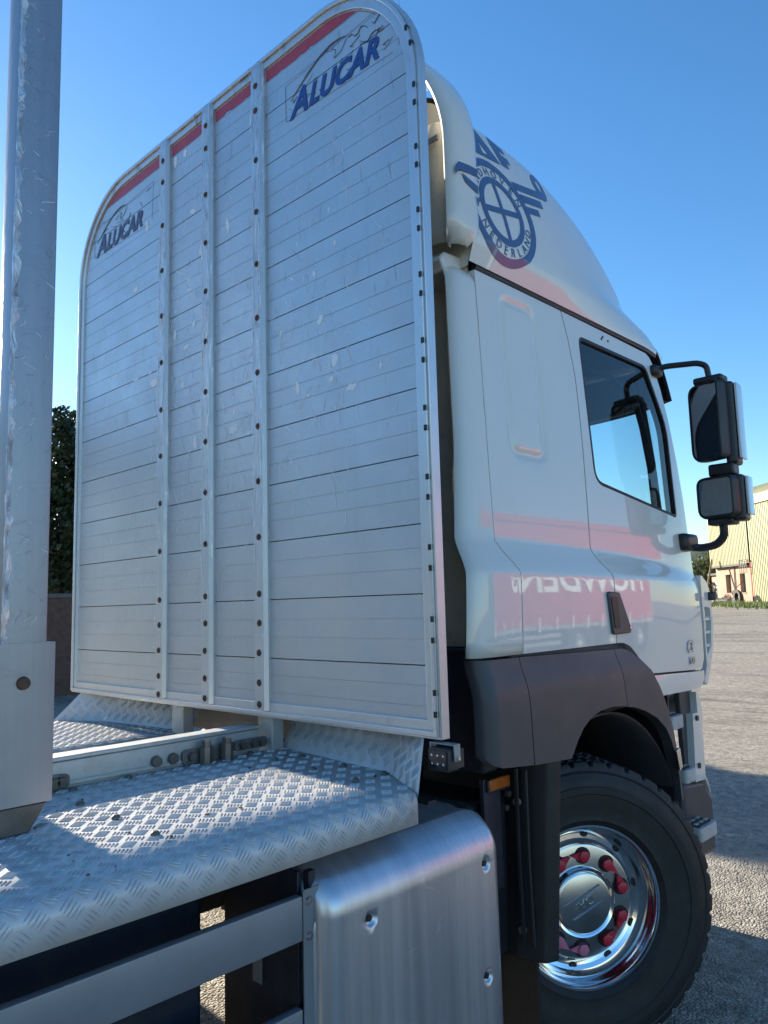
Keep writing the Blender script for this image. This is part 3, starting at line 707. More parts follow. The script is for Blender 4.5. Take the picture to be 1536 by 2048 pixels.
def blob(mb, y, z, w, h, x):
    n_ = 11; k1, k2, p1, p2 = rs.uniform(.1, .35), rs.uniform(.05, .25), rs.uniform(0, 6), rs.uniform(0, 6); P = []
    for i in range(n_):
        a = 2 * math.pi * i / n_; r = .5 * (1 + k1 * math.sin(2 * a + p1) + k2 * math.sin(5 * a + p2)) * rs.uniform(.75, 1.1); P.append((x, y - .016 + w * r * math.cos(a), z + h * r * math.sin(a)))
    mb.add(P + [(x, y - .016, z)], [(i, (i + 1) % n_, n_) for i in range(n_)])
def stroke2(mb, y, z, ang, L, wd, bend, x):
    n_ = 6; L_ = []; R__ = []
    for i in range(n_ + 1):
        t = i / n_ - .5; a = ang + bend * t; cy = y - .016 + L * t * math.sin(ang) + bend * L * .25 * math.cos(ang) * (4 * t * t); cz = z + L * t * math.cos(ang) - bend * L * .25 * math.sin(ang) * (4 * t * t); w_ = wd * (1 - (2 * abs(t)) ** 2 * .9) * rs.uniform(.6, 1.2)
        L_.append((x, cy + w_ * math.cos(a), cz - w_ * math.sin(a))); R__.append((x, cy - w_ * math.cos(a), cz + w_ * math.sin(a)))
    mb.add(L_ + R__, [(i, i + 1, n_ + 2 + i, n_ + 1 + i) for i in range(n_)])
XS = .0032
for y, z, w_, h_ in CHIPS:
    blob(lt, y, z, w_, h_, XS)
    for _ in range(3): blob(lt, y + rs.gauss(0, w_ * .9), z + rs.gauss(0, h_ * .9), w_ * rs.uniform(.1, .3), h_ * rs.uniform(.15, .4), XS - .0001)
cl = [(-.62, 2.52, .16, .16), (-.75, 2.75, .15, .2), (.20, 2.70, .08, .12), (-.18, 2.50, .09, .14), (.55, 2.75, .18, .3), (.2, 3.1, .1, .3), (-.2, 2.9, .1, .35), (-.8, 2.3, .2, .2), (.55, 2.2, .3, .3), (.15, 2.2, .1, .25), (-.2, 2.1, .1, .25), (-.7, 3.2, .25, .3)]
for k in range(520):
    cy, cz, sy, sz = cl[k % len(cl)]; y = cy + rs.gauss(0, sy); z = cz + rs.gauss(0, sz)
    if on_rib(y) or abs(y) > 1.18 or z < 1.45 or z > 3.85: continue
    big = rs.random() < .10; stroke2(lt, y, z, rs.gauss(0, .55), rs.uniform(.06, .22) if big else rs.uniform(.012, .06), rs.uniform(.0009, .0022) if big else rs.uniform(.0007, .0022), rs.gauss(0, .35), XS + rs.uniform(-.0003, 0))
for k in range(230):
    y = rs.uniform(-1.15, 1.15); z = rs.gauss(3.15, .45)
    if on_rib(y) or z > 3.88 or z < 1.5: continue
    stroke2(dk_, y, z, rs.gauss(0, .22), rs.uniform(.015, .12), rs.uniform(.0003, .0008), rs.gauss(0, .2), XS + rs.uniform(-.0003, 0))
for yc in (.371, 0.0, -.372):
    for k in range(120):
        z = rs.gauss(2.75, .5)
        if not 1.5 < z < 3.95: continue
        e = rs.choice((-1, 1, 1)); y = yc + (.026 if e > 0 else -.020) + rs.gauss(0, .005) if rs.random() < .7 else yc + rs.uniform(-.024, .024)
        stroke2(lt, y, z, rs.gauss(0, .05), rs.uniform(.015, .14), rs.uniform(.0006, .003), 0, -.0226 - rs.uniform(0, .0003))
        if k % 3 == 0: stroke2(dk_, yc + rs.uniform(-.026, .026), rs.uniform(2.8, 3.95), rs.gauss(0, .12), rs.uniform(.01, .06), rs.uniform(.0005, .0014), .1, -.0227)
tag(lt.build('scuff_marks', 'scuff', head, smooth=0, recalc=False), kind='stuff'); tag(dk_.build('scuff_marks', 'darkscuff', head, smooth=0, recalc=False), kind='stuff')
# supports under the headboard
for y in (.32, -.32): MB().box(.042, .10, y - .045, y + .045, 1.0, 2.2).build('headboard_bracket', 'beam', T, bevel=.006)

# ---- chassis -------------------------------------------------------
for s_ in (1, -1):
    MB().box(-4.6, 2.0, s_ * .43 - .04, s_ * .43 + .04, .72, 1.02).build('chassis_rail', 'chassis', T, bevel=.006)
    mb = MB(); y = s_ * .32; a, b = y - s_ * .0, y + s_ * .0
    yi = s_ * .245; yo = s_ * .322
    if s_ > 0:
        MB().box(-4.6, .012, .25, .33, 1.03, 1.17).build('subframe_beam', 'chassis', T, bevel=.003); continue
    mb.box(-4.6, .012, min(yi, yo), max(yi, yo), 1.262, 1.276).box(-4.6, .012, min(yo, yo - s_ * .014), max(yo, yo - s_ * .014), 1.03, 1.261).box(-4.6, .012, min(yi, yo + s_ * .02), max(yi, yo + s_ * .02), 1.03, 1.05)
    if s_ < 0: mb.box(-4.6, .012, -.3295, -.3225, 1.185, 1.20)
    mb.build('subframe_beam', 'beam', T, bevel=.003)
for x in (-3.9, -2.9, -1.9, -.75, .4, 1.5): MB().box(x - .05, x + .05, -.388, .388, .76, .98).build('cross_member', 'chassis', T, bevel=.005)
MB().box(-.2, .16, -.24, .24, 1.03, 1.10).build('hose_tray', 'blackplastic', T, bevel=.01)
MB().box(-4.5, -.9, -.244, .244, 1.00, 1.06).build('centre_cover', 'chassis', T)
# fittings on the right subframe beam
def plate_on_beam(x0, x1, z0, z1, tall):
    P = rpoly([(x0, z0), (x1, z0), (x1, z1), (x0, z1)], .018, 4)
    o = MB().prism(P, XZ(-.330), 0, -.008).build('beam_plate', 'rustplate', T, bevel=.001)
    for x in (x0 + .035, (x0 + x1) / 2 + .01, x1 - .03): MB().cyl((x, -.3385, (z0 + z1) / 2), (x, -.355, (z0 + z1) / 2), .018, .016, 6).build('nut', 'steel', o, smooth=30)
    if tall:
        for x in (x0 + .078, x1 - .04):
            MB().cyl((x, -.365, z0 - .01), (x, -.365, z0 + .06), .024, .024, 8).cyl((x, -.365, z0 + .06), (x, -.365, z1 + .028), .009, .009, 10).cyl((x, -.365, z0 + .06), (x, -.365, z0 + .078), .017, .017, 6).build('stud', 'steel', o, smooth=30)
plate_on_beam(-.332, -.126, 1.1805, 1.232, True); plate_on_beam(-.112, .04, 1.195, 1.234, False); plate_on_beam(-.86, -.735, 1.1805, 1.225, False)
for x in (-.43, -.365): MB().cyl((x, -.3285, 1.21), (x, -.341, 1.21), .020, .018, 12).build('beam_bolt', 'steel', T, smooth=30)

# ---- chequer plate decks --------------------------------------------
ZD = 1.18; YI = .335; YE = 1.236; FR = .03; DROP = .052
def deck_map(s_, v):
    """v: arclength from inner edge outwards -> (y,z,ny,nz)"""
    L1 = YE - YI; L2 = FR * math.pi / 2
    if v <= L1: return (s_ * (YI + v), ZD, 0, 1)
    if v <= L1 + L2:
        a = (v - L1) / FR; return (s_ * (YE + FR * math.sin(a)), ZD - FR + FR * math.cos(a), s_ * math.sin(a), math.cos(a))
    return (s_ * (YE + FR), ZD - FR - (v - L1 - L2), s_ * 1, 0)
LT = (YE - YI) + FR * math.pi / 2 + DROP
def front_x(y):  # fold line of the deck front in plan
    return lerp([(.30, .112), (.60, .09), (1.0, .026), (1.27, -.137)], abs(y))
def bar(mb, c, d, n, L, w, h):
    c = Vector(c); d = Vector(d).normalized(); n = Vector(n).normalized(); e = n.cross(d)
    mb.add([c - d * L - n * .0006, c + e * w - n * .0006, c + d * L - n * .0006, c - e * w - n * .0006, c - d * L * .72 + n * h, c + d * L * .72 + n * h], [(0, 1, 5, 4), (1, 2, 5), (2, 3, 4, 5), (3, 0, 4)])
P_ = .0475
def quintets(umin, umax, vmin, vmax):
    c45 = math.sqrt(.5); out = []
    N = int(6 / P_)
    for i in range(-N, N):
        for j in range(-N, N):
            a = i * P_; b = j * P_; u = (a - b) * c45; v = (a + b) * c45
            if u < umin - .05 or u > umax + .05 or v < vmin - .05 or v > vmax + .05: continue
            odd = (i + j) % 2
            for q in range(-2, 3):
                o = q * .0091
                da, db, oa, ob = (1, 0, 0, o) if odd else (0, 1, o, 0)
                yield ((a + oa - b - ob) * c45, (a + oa + b + ob) * c45, (da - db) * c45, (da + db) * c45)
for s_ in (-1, 1):
    mb = MB(); xsd = [-4.6, -3, -2, -1.5, -1, -.6, -.3]; vl = [0, .1, .25, .4, .55, .7, .8, .88, YE - YI] + [YE - YI + FR * math.pi / 2 * q / 6 for q in range(1, 7)] + [LT]
    rows = []
    for v in vl:
        y, z, *_ = deck_map(s_, v); rows.append([(x, y, z) for x in xsd] + [(front_x(y), y, z)])
    n = len(rows[0]); mb.add([p for r_ in rows for p in r_], [(i * n + j, i * n + j + 1, (i + 1) * n + j + 1, (i + 1) * n + j) for i in range(len(rows) - 1) for j in range(n - 1)])
    dk = mb.build('deck_plate', 'tread', T, smooth=40, solid=.004)
    tb = MB()
    for u, v, du, dv in quintets(-1.9, .15, 0, LT):
        if v < .012 or v > LT - .012: continue
        y, z, ny_, nz_ = deck_map(s_, v)
        if u > front_x(y) - .012 or u < -1.9: continue
        tang = Vector((0, nz_ * s_, -abs(ny_) if True else 0)); bar(tb, (u, y, z), Vector((1, 0, 0)) * du + tang * dv, (0, ny_, nz_), .0168, .0021, .0023)
    tag(tb.build('tread_bars', 'tread', dk, smooth=60), kind='stuff')
    # upturned front plates
    q1 = [(.112, .34), (.09, .60), (.026, 1.0)]
    def quad(A, B, C_, D, nm):
        A, B, C_, D = map(Vector, (A, B, C_, D)); pn = (B - A).cross(D - A); C_.x -= pn.dot(C_ - A) / pn.x; o = MB().add([A, B, C_, D], [(0, 1, 2, 3)]).build(nm, 'tread', T, smooth=0)
        e1 = (B - A).normalized(); nn = e1.cross(D - A).normalized()
        if nn.z < 0: nn = -nn
        e2 = nn.cross(e1); 
        if e2.dot(D - A) < 0: e2 = -e2
        W_ = (B - A).length; H_ = max((D - A).dot(e2), (C_ - A).dot(e2)); b2 = MB()
        u0 = min(0, (D - A).dot(e1)); u1 = max(W_, (C_ - A).dot(e1))
        for u, v, du, dv in quintets(u0, u1, 0, H_):
            p = A + e1 * u + e2 * v
            ok = True
            pl = [A, B, C_, D]; c = (A + B + C_ + D) / 4
            for k in range(4):
                ed = pl[(k + 1) % 4] - pl[k]; inn = nn.cross(ed).normalized()
                if inn.dot(c - pl[k]) < 0: inn = -inn
                if inn.dot(p - pl[k]) < .013: ok = False
            if ok: bar(b2, p + nn * .0005, e1 * du + e2 * dv, nn, .0168, .0021, .0023)
        if b2.v: tag(b2.build('tread_bars', 'tread', o, smooth=60), kind='stuff')
    quad((.112, s_ * .335, ZD), (.026, s_ * 1.0, ZD), (.143, s_ * .95, 1.345), (.225, s_ * .335, 1.345), 'front_plate')
    quad((.026, s_ * 1.0, ZD), (-.137, s_ * 1.266, ZD - .03), (.02, s_ * 1.17, 1.335), (.143, s_ * .95, 1.345), 'corner_plate')
rv = MB().lathe([(0, .010), (.006, .0095), (.0115, .005), (.013, 0)], lambda r, a, h: (r * math.cos(a), r * math.sin(a), h), 12).mesh('deck_rivet'); rv.materials.append(M['steel'])
for x, y in ((-.81, -.574), (-.816, -.799), (-.828, -1.023), (-.744, -.381), (-.548, -.36), (-.056, -.36), (-.071, -.528), (.02, -.57), (-.099, -.769), (.005, -.806), (-.124, -.998), (0, -1.002), (-1.5, -.6), (-1.5, -1.0)):
    o = link('deck_rivet', rv, None, T); o.location = (x, y, ZD + .0015)
dm = MB(); rdm = random.Random(8)
for _ in range(30):
    x = rdm.uniform(-1.3, 0); y = -rdm.uniform(.4, 1.2); r = rdm.uniform(.002, .005)
    dm.box(-r, r, -r * .7, r * .7, -r * .3, r * .4, Matrix.Translation((x, y, ZD + .003)) @ Matrix.Rotation(rdm.uniform(0, 6), 4, 'Z'))
tag(dm.build('deck_grit', 'rust', T), kind='stuff')

# ---- stakes ----------------------------------------------------------
def stake(s_, xr, yf):
    """xr: +x edge, yf: outer face y; timber stake with sleeve"""
    y0, y1 = (yf, yf + .10) if s_ < 0 else (yf - .10, yf)
    P = [(xr - .112, y0), (xr, y0), (xr, y1), (xr - .112, y1)]
    b = MB().prism(rpoly(P, .007, 2), XY, 1.30, 4.6).build('stake', 'post', T, smooth=40)
    rn = random.Random(4); mb = MB(); n = 150; rows = []
    for i in range(n + 1):
        z = 1.62 + 2.9 * i / n; w1 = .007 + .011 * rn.random() ** 2; w2 = .006 + .010 * rn.random() ** 2; bu = .0015 + .0035 * rn.random()
        if s_ < 0: rows.append([(xr - .112 + w1, y0 - .0008, z), (xr - .112 - bu * .2, y0 - bu, z), (xr - .112 - bu, y0 + .002, z), (xr - .1128, y0 + w2, z)])
        else: rows.append([(xr - .112 + w1, y1 + .0008, z), (xr - .112, y1 + bu, z), (xr - .112 - bu, y1 - .002, z), (xr - .1128, y1 - w2, z)])
    mb.add([p for r_ in rows for p in r_], [(i * 4 + j, i * 4 + j + 1, (i + 1) * 4 + j + 1, (i + 1) * 4 + j) for i in range(n) for j in range(3)])
    mb.build('battered_edge', 'postedge', b, smooth=60)
    e0, e1 = (y0 - .009, y1 + .004) if s_ < 0 else (y0 - .004, y1 + .009)
    sl = MB().prism(rpoly([(xr - .150, e0), (xr + .019, e0), (xr + .019, e1), (xr - .150, e1)], .004, 2), XY, 1.252, 1.652).build('sleeve', 'post', b, smooth=40)
    yb = e0 if s_ < 0 else e1
    if s_ < 0:
        rq = random.Random(6)
        for nm_, m_, cnt in (('scuff_marks', 'darkscuff', 90), ('scuff_marks', 'scuff', 45)):
            sm = MB()
            for _ in range(cnt):
                x = xr - .112 + .012 + .092 * rq.random() ** 1.6; z = rq.uniform(1.7, 3.6); a = rq.gauss(0, .9); L = rq.uniform(.006, .045); wd = rq.uniform(.0003, .0009); P = []
                for sd in (1, -1):
                    for i in (range(6) if sd > 0 else range(5, -1, -1)):
                        t = i / 5 - .5; P.append((x + L * t * math.sin(a) + .15 * L * math.sin(7 * t + a * 5) + sd * wd * math.cos(a) * (1 - abs(2 * t)), y0 - .0004, z + L * t * math.cos(a) - sd * wd * math.sin(a)))
                if all(xr - .112 < p[0] < xr for p in P): sm.add(P, [(i, i + 1, 10 - i, 11 - i) for i in range(5)])
            tag(sm.build(nm_, m_, b, smooth=0, recalc=False), kind='stuff')
    MB().cyl((xr - .062, yb, 1.552), (xr - .062, yb + s_ * .009, 1.552), .0175, .0155, 20).cyl((xr - .062, yb + s_ * .009, 1.552), (xr - .062, yb + s_ * .012, 1.552), .0155, .006, 20).build('sleeve_bolt', 'rust', b, smooth=30)
    ft = [(xr - .145, 1.1815), (xr - .035, 1.1815), (xr + .008, 1.249), (xr - .145, 1.249)]
    MB().prism(ft, XZ(e0 + .006), 0, .085).build('stake_foot', 'steel', b, bevel=.003)
stake(-1, -.988, -.75); stake(1, -.80, 1.22)

# ---- side guard and tank ------------------------------------------------
sg = MB()
rp = rpoly([(-1.195, .895), (-1.222, .895), (-1.222, 1.002), (-1.195, 1.002)], .004, 2)
MB().prism([(y, z) for y, z in rp], YZ, -4.4, -.5325).build('side_rail', 'rail', T, smooth=40)
MB().prism(rpoly([(-1.192, .63), (-1.219, .63), (-1.219, .735), (-1.192, .735)], .004, 2), YZ, -4.4, -.5325).build('side_rail', 'rail', T, smooth=40)
gp = []
for q in range(7): a = R(90 * q / 6); gp.append((-.478 + .030 * math.sin(a) - .0, -1.197 - .028 * math.cos(a)))
prof = [(-.531, -1.225), (-.478, -1.225)] + gp[1:] + [(-.448, -1.12), (-.4515, -1.12), (-.4515, -1.197), (-.478, -1.2215), (-.531, -1.2215)]
up_ = MB().prism(prof, XY, .35, 1.016).build('guard_upright', 'rail', T, smooth=30)
MB().box(-.531, -.4705, -1.2205, -1.12, .3, .34).build('guard_foot', 'rail', T)
for z in (.987, .903):
    MB().cyl((-.512, -1.2255, z), (-.512, -1.229, z), .0115, .010, 16).cyl((-.512, -1.229, z), (-.512, -1.2305, z), .005, .004, 6).build('guard_screw', 'dullchrome', T, smooth=30)
MB().box(-.50, -.478, -1.21, -1.19, .995, 1.05).build('rail_bracket', 'chassis', T)
# fuel tank body + pressed cover
def tank_sec(y_out, top, r1=.16):
    P = []
    for q in range(13):
        a = R(90 * q / 12); P.append((-(y_out - r1) - r1 * math.sin(a) , top - r1 + r1 * math.cos(a)))
    return P
sec = [(-.86, 1.062)] + tank_sec(1.228, 1.062) + [(-1.228, .42), (-1.16, .35), (-.86, .35)]
MB().prism(sec, YZ, -.505, .225).build('fuel_tank', 'tank', T, smooth=35, bevel=.012)
MB().box(.15, .19, -1.06, -.88, 1.05, 1.075).build('tank_strap', 'blackplastic', T, bevel=.004)
def cover(u, v):
    # u along x, v down; rounded pressed sheet with curved-in top and edges
    x = -.488 + .735 * u; z = 1.075 - .69 * v
    return x, z
cx0, cx1, cz0, cz1 = -.492, .251, .40, 1.062
CP = rpoly([(cx0, cz0), (cx1, cz0), (cx1, cz1), (cx0, cz1)], [.05, .09, .085, .035], 7)
dimp = [(-.342, .905), (.165, .917), (.155, .592), (-.342, .55)]
def coverY(x, z):
    d = min(x - cx0, cx1 - x, z - cz0 + .02); y = -1.272 - .006 * math.sin(max(0, min(1, (x - cx0) / (cx1 - cx0))) * math.pi)
    y += .030 * (1 - sstep(0, .035, d)) ** 1.5
    t = max(0, (z - (cz1 - .125)) / .125); y += .095 * t ** 2.2
    for a, b in dimp:
        r = math.hypot(x - a, z - b); y += .012 * (1 - sstep(.012, .024, r))
    return y
xc = frange(cx0, cx1, .022)[1:-1] + [cx0 + .008, cx0 + .016, cx1 - .008, cx1 - .016]; zc = frange(cz0, cz1, .022)[1:-1] + [cz1 - .008, cz1 - .016]
for a, b in dimp: xc += [a + d for d in (-.024, -.018, -.012, -.006, 0, .006, .012, .018, .024)]; zc += [b + d for d in (-.024, -.018, -.012, -.006, 0, .006, .012, .018, .024)]
cv = panel('tank_cover', CP, [], coverY, sorted(set(xc)), sorted(set(zc)), 'tank', T, .03, 60)
for a, b in dimp: MB().cyl((a, -1.2585, b), (a, -1.27, b), .0105, .0085, 12).build('cover_bolt', 'blackplastic', cv, smooth=30)

# ---- work lamp -------------------------------------------------------
def lam(mb): return mb
lb = MB().prism(rpoly([(-1.220, 1.226), (-1.300, 1.226), (-1.300, 1.293), (-1.220, 1.293)], .009, 3), YZ, -.03, .022).build('work_lamp', 'lampbody', T, smooth=40, bevel=.003)
for i in range(5): MB().box(.0225, .045, -1.298 + i * .0165, -1.292 + i * .0165, 1.232, 1.287).build('cooling_fin', 'lampbody', lb)
MB().prism(rpoly([(-1.226, 1.232), (-1.294, 1.232), (-1.294, 1.287), (-1.226, 1.287)], .006, 3), YZ, -.0335, -.0305).build('lens', 'visor', lb)
for y in (-1.238, -1.26, -1.282):
    for z in (1.248, 1.272): MB().cyl((-.034, y, z), (-.0355, y, z), .004, .002, 12).build('led', 'dullchrome', lb)
MB().box(-.012, .016, -1.304, -1.216, 1.300, 1.3055).box(-.012, .016, -1.3095, -1.304, 1.255, 1.3055).box(-.012, .016, -1.216, -1.211, 1.255, 1.3055).build('bracket', 'galv', lb, bevel=.002)
MB().cyl((.002, -1.3095, 1.264), (.002, -1.316, 1.264), .006, n=10).build('bracket_bolt', 'dullchrome', lb)
# ---- amber side marker and bracket -------------------------------------
am = MB().box(.395, .415, -1.102, -1.085, .97, 1.105).box(.415, .56, -1.10, -1.09, 1.05, 1.057).box(.40, .50, -1.098, -1.088, .72, 1.05).build('marker_bracket', 'chassis', T, bevel=.002)
MB().box(.42, .545, -1.112, -1.098, 1.0595, 1.10).build('marker_lamp', 'amber', am, bevel=.005)
MB().box(.408, .419, -1.113, -1.098, 1.06, 1.10).build('marker_body', 'blackplastic', am, bevel=.003)
for x, z in ((.545, 1.03), (.53, .985)): MB().cyl((x, -1.09, z), (x, -1.105, z), .012, n=6).build('marker_nut', 'steel', am)
MB().box(.065, .31, .66, 1.05, 1.42, 2.95).build('gap_blocker', 'blackplastic', T, bevel=.03)  # added block that keeps the sun out of the gap behind the cab
# ---- battery / air boxes and tank plate, put in to darken the space below ------------------
MB().box(-2.2, -.665, -.98, -.50, .30, 1.06).build('battery_box', 'chassis', T, bevel=.015)
MB().box(-.520, -.508, -1.19, -.865, .32, 1.05).build('tank_end', 'chassis', T, bevel=.002)
MB().box(.62, 2.15, -.545, .545, .30, 1.21).build('engine_block', 'chassis', T, bevel=.05)
MB().box(.365, .60, -1.06, -.5, .45, 1.02).build('air_dryer_box', 'blackplastic', T, bevel=.03)
MB().cyl((-3.0, -.78, .72), (-1.15, -.78, .72), .15, n=24).build('air_reservoir', 'chassis', T, smooth=40)
MB().box(-1.0, .0, .50, 1.2, .42, 1.02).build('left_tank', 'tank', T, bevel=.06)
MB().box(-.5225, -.5205, -1.04, -1.0, .735, .80).build('data_plate', 'rail', T)
# ---- cab --------------------------------------------------------------
def front_in(x): return .06 * max(0, (x - 1.95) / .45) ** 2
def zu(x): return lerp([(.4, 1.948), (1.15, 1.931), (1.7, 1.895), (2.24, 1.838)], x)
def zl(x): return lerp([(.4, 1.842), (.54, 1.838), (1.24, 1.826), (1.8, 1.815), (2.24, 1.80)], x)
def sideY(x, z):
    up = -1.152 + .05 * (z - 1.95); lo = -1.203 - .004 * math.sin((z - 1.5) * 8)
    a, b = zl(x), zu(x); t = max(0, min(1, (z - a + .012) / (b - a + .018))); t = t * t * (3 - 2 * t) * .35 + t * .65 if 0 < t < 1 else t
    d = lerp([(0, 1), (1.6, 1), (2.25, .45)], x); lo = up + (lo - up) * d if z < b else lo
    y = lo + ((-1.152 + .05 * (z - 1.95)) - lo) * t
    return y + front_in(x)
def groove(x, z):
    # pressed ring on the quarter panel
    cx, cz, hx, hz, r = .752, 2.618, .118, .318, .05
    cx += .008 * (z - cz); qx = abs(x - cx) - hx + r; qz = abs(z - cz) - hz + r
    d = math.hypot(max(qx, 0), max(qz, 0)) + min(max(qx, qz), 0) - r
    return .011 * math.exp(-(d / .017) ** 2)
def quarterY(x, z): return sideY(x, z) + groove(x, z)
gapx = [(3.007, 1.109), (2.95, 1.128), (2.88, 1.148), (2.78, 1.167), (2.70, 1.178), (2.55, 1.181), (2.378, 1.179), (2.15, 1.167), (1.94, 1.152), (1.90, 1.172), (1.83, 1.238), (1.80, 1.244), (1.70, 1.242), (1.535, 1.237)]
rearx = [(1.535, .531), (1.80, .539), (1.838, .536), (1.90, .486), (1.945, .458), (2.2, .462), (2.6, .47), (3.007, .478)]
Q = [(x, z) for z, x in reversed(rearx)][::-1]
qp = [(x, z) for z, x in rearx] + [(x - .004, z) for z, x in gapx]
zc_all = frange(1.52, 1.80, .05) + frange(1.81, 1.965, .0125) + frange(1.98, 3.0, .06)
gx = frange(.60, .91, .008); gz = frange(2.27, 2.33, .008) + frange(2.90, 2.97, .008)
for mir in (False, True):
    panel('quarter_panel', qp, [], quarterY, sorted(gx + [1.0, 1.08]), sorted(zc_all + gz), 'paint', T, .03, 45, mir)
win = rpoly([(1.243, 2.925), (1.928, 2.925), (2.128, 2.62), (2.118, 2.128), (1.258, 2.238)], [.045, .07, .25, .045, .085], 8)
dbot = [(1.241, 1.535), (1.30, 1.533), (1.36, 1.515), (1.42, 1.475), (1.50, 1.415), (1.545, 1.382), (2.205, 1.352), (2.27, 1.40)]
dfront = [(2.30, 1.60), (2.31, 1.81), (2.305, 2.0), (2.285, 2.24), (2.24, 2.45), (2.175, 2.66), (2.10, 2.83), (2.02, 2.96), (1.99, 2.985)]
door_o = [(x + .004, z) for z, x in reversed(gapx)][::-1]
door_poly = [(x + .004, z) for z, x in gapx] + dbot + dfront + [(1.95, 2.998), (1.5, 3.004)]
doors = []
for mir in (False, True):
    d_ = panel('door', door_poly, [win], sideY, frange(1.2, 2.25, .07), zc_all, 'paint', T, .03, 45, mir); doors.append(d_)
    fy = (lambda s_: (lambda u, v, w: (u, s_ * (sideY(u, v) + .004 + w), v)))(-1 if mir else 1)
    MB().ring(win, offset_poly(win, .016), fy, -.004, .014).build('window_seal', 'seal', d_, smooth=40)
    wi = offset_poly(win, .012); n = len(wi)
    panel('window_glass', wi, [], lambda x, z: sideY(x, z) + .012, frange(1.3, 2.1, .1), frange(2.15, 2.9, .1), 'doorglass', d_, 0, 60, mir)
door = doors[0]
# wind deflector strip and inner frame bar of the right window
wt = offset_poly(win, .02)
MB().tube([(1.30, -1.075, 2.80), (1.6, -1.075, 2.80), (1.84, -1.073, 2.745), (1.95, -1.06, 2.60), (2.02, -1.055, 2.40), (2.055, -1.05, 2.16)], [.012, .014, .016, .020, .020, .020], 8).build('inner_frame', 'seal', door)
# handle
hy = lambda o: (lambda u, v, w: (u, sideY(u, v) - o + w, v))
hp = rpoly([(1.158, 1.745), (1.205, 1.748), (1.29, 1.76), (1.345, 1.60), (1.345, 1.578), (1.182, 1.580)], .014, 3)
hp = rpoly([(1.163, 1.755), (1.262, 1.750), (1.292, 1.70), (1.352, 1.592), (1.345, 1.574), (1.190, 1.572)], [.015, .012, .05, .008, .012, .015], 4)
hn = MB().prism(hp, lambda u, v, w: (u, -1.2065 - w, v), 0, .014).build('door_handle', 'greyplastic', door, smooth=30, bevel=.005)
MB().prism(rpoly([(1.178, 1.732), (1.237, 1.730), (1.246, 1.598), (1.20, 1.598)], .012, 3), lambda u, v, w: (u, -1.2212 - w, v), 0, .002).build('handle_recess', 'seal', hn)
MB().cyl((1.336, -1.2212, 1.598), (1.336, -1.2235, 1.598), .007, n=12).build('lock', 'dullchrome', hn)
for a, b in ((1.47, 2.962), (1.485, 2.975), (1.535, 2.966)): MB().cyl((a, sideY(a, b) - .001, b), (a, sideY(a, b) - .003, b), .006, n=10).build('plug', 'seal', door)
# badges on the door
bm_ = lambda x0, z0: (lambda x, y, h: (x0 + x, sideY(x0 + x, z0) - .004 - h, z0 + y))
text_mesh('badge', 'CF', .082, bm_(1.975, 1.448), 'dullchrome', door, offset=.001, extrude=.003, shear=.1); text_mesh('badge', '530', .050, bm_(1.995, 1.388), 'dullchrome', door, offset=.001, extrude=.003, shear=.1)
# sill below the door and roof band
sill = [(1.548, 1.372), (1.60, 1.33), (1.66, 1.272), (2.14, 1.262), (2.215, 1.30), (2.22, 1.342)]
for mir in (False, True): panel('sill_panel', sill, [], lambda x, z: sideY(x, z) - .006 * math.sin((z - 1.26) * 26), frange(1.6, 2.2, .06), [1.29, 1.31, 1.33, 1.35], 'paint', T, .04, 60, mir)
# inner shell behind the panels (black seals show in the gaps), with window openings
shell = [(.50, 1.50), (1.3, 1.49), (1.38, 1.46), (1.62, 1.32), (2.18, 1.30), (2.27, 1.81), (2.24, 2.24), (2.12, 2.66), (1.98, 2.98), (.50, 2.98)]
for mir in (False, True): panel('cab_inner_side', shell, [offset_poly(win, .006)], lambda x, z: sideY(x, z) + .034, [], frange(1.3, 2.95, .15), 'trim', T, .02, 60, mir)
MB().box(.47, .49, -1.06, 1.06, 1.56, 3.05).build('cab_rear_wall', 'cream', T)
MB().box(.40, .49, -1.10, 1.10, 1.12, 1.555).build('cab_rear_box', 'chassis', T, bevel=.01)  # dark box added below the rear wall
MB().box(.49, 2.05, -1.06, 1.06, 2.985, 3.03).build('cab_roof', 'trim', T)
MB().box(.49, 2.3, -1.06, 1.06, 1.22, 1.30).build('cab_floor', 'trim', T)
ds = MB().prism([(1.95, 1.95), (2.0, 2.06), (2.12, 2.09), (2.34, 2.05), (2.34, 1.3), (2.1, 1.3)], XZ(0), -1.03, 1.03).build('dashboard', 'trim', T, bevel=.02)
for y in (-.6, .6):
    st = MB().box(1.05, 1.55, y - .25, y + .25, 1.62, 1.76).box(.98, 1.12, y - .24, y + .24, 1.7, 2.32).box(.98, 1.07, y - .13, y + .13, 2.34, 2.52).build('seat', 'fabric', T, bevel=.04)
sw = MB().lathe([(.215, 0), (.225, .01), (.235, 0), (.225, -.01)], lambda r, a, h: Matrix.Translation((1.72, -.6, 2.03)) @ Matrix.Rotation(R(-55), 4, 'Y') @ Vector((r * math.cos(a), r * math.sin(a), h)), 40, closed=True); sw.build('steering_wheel', 'blackplastic', T)
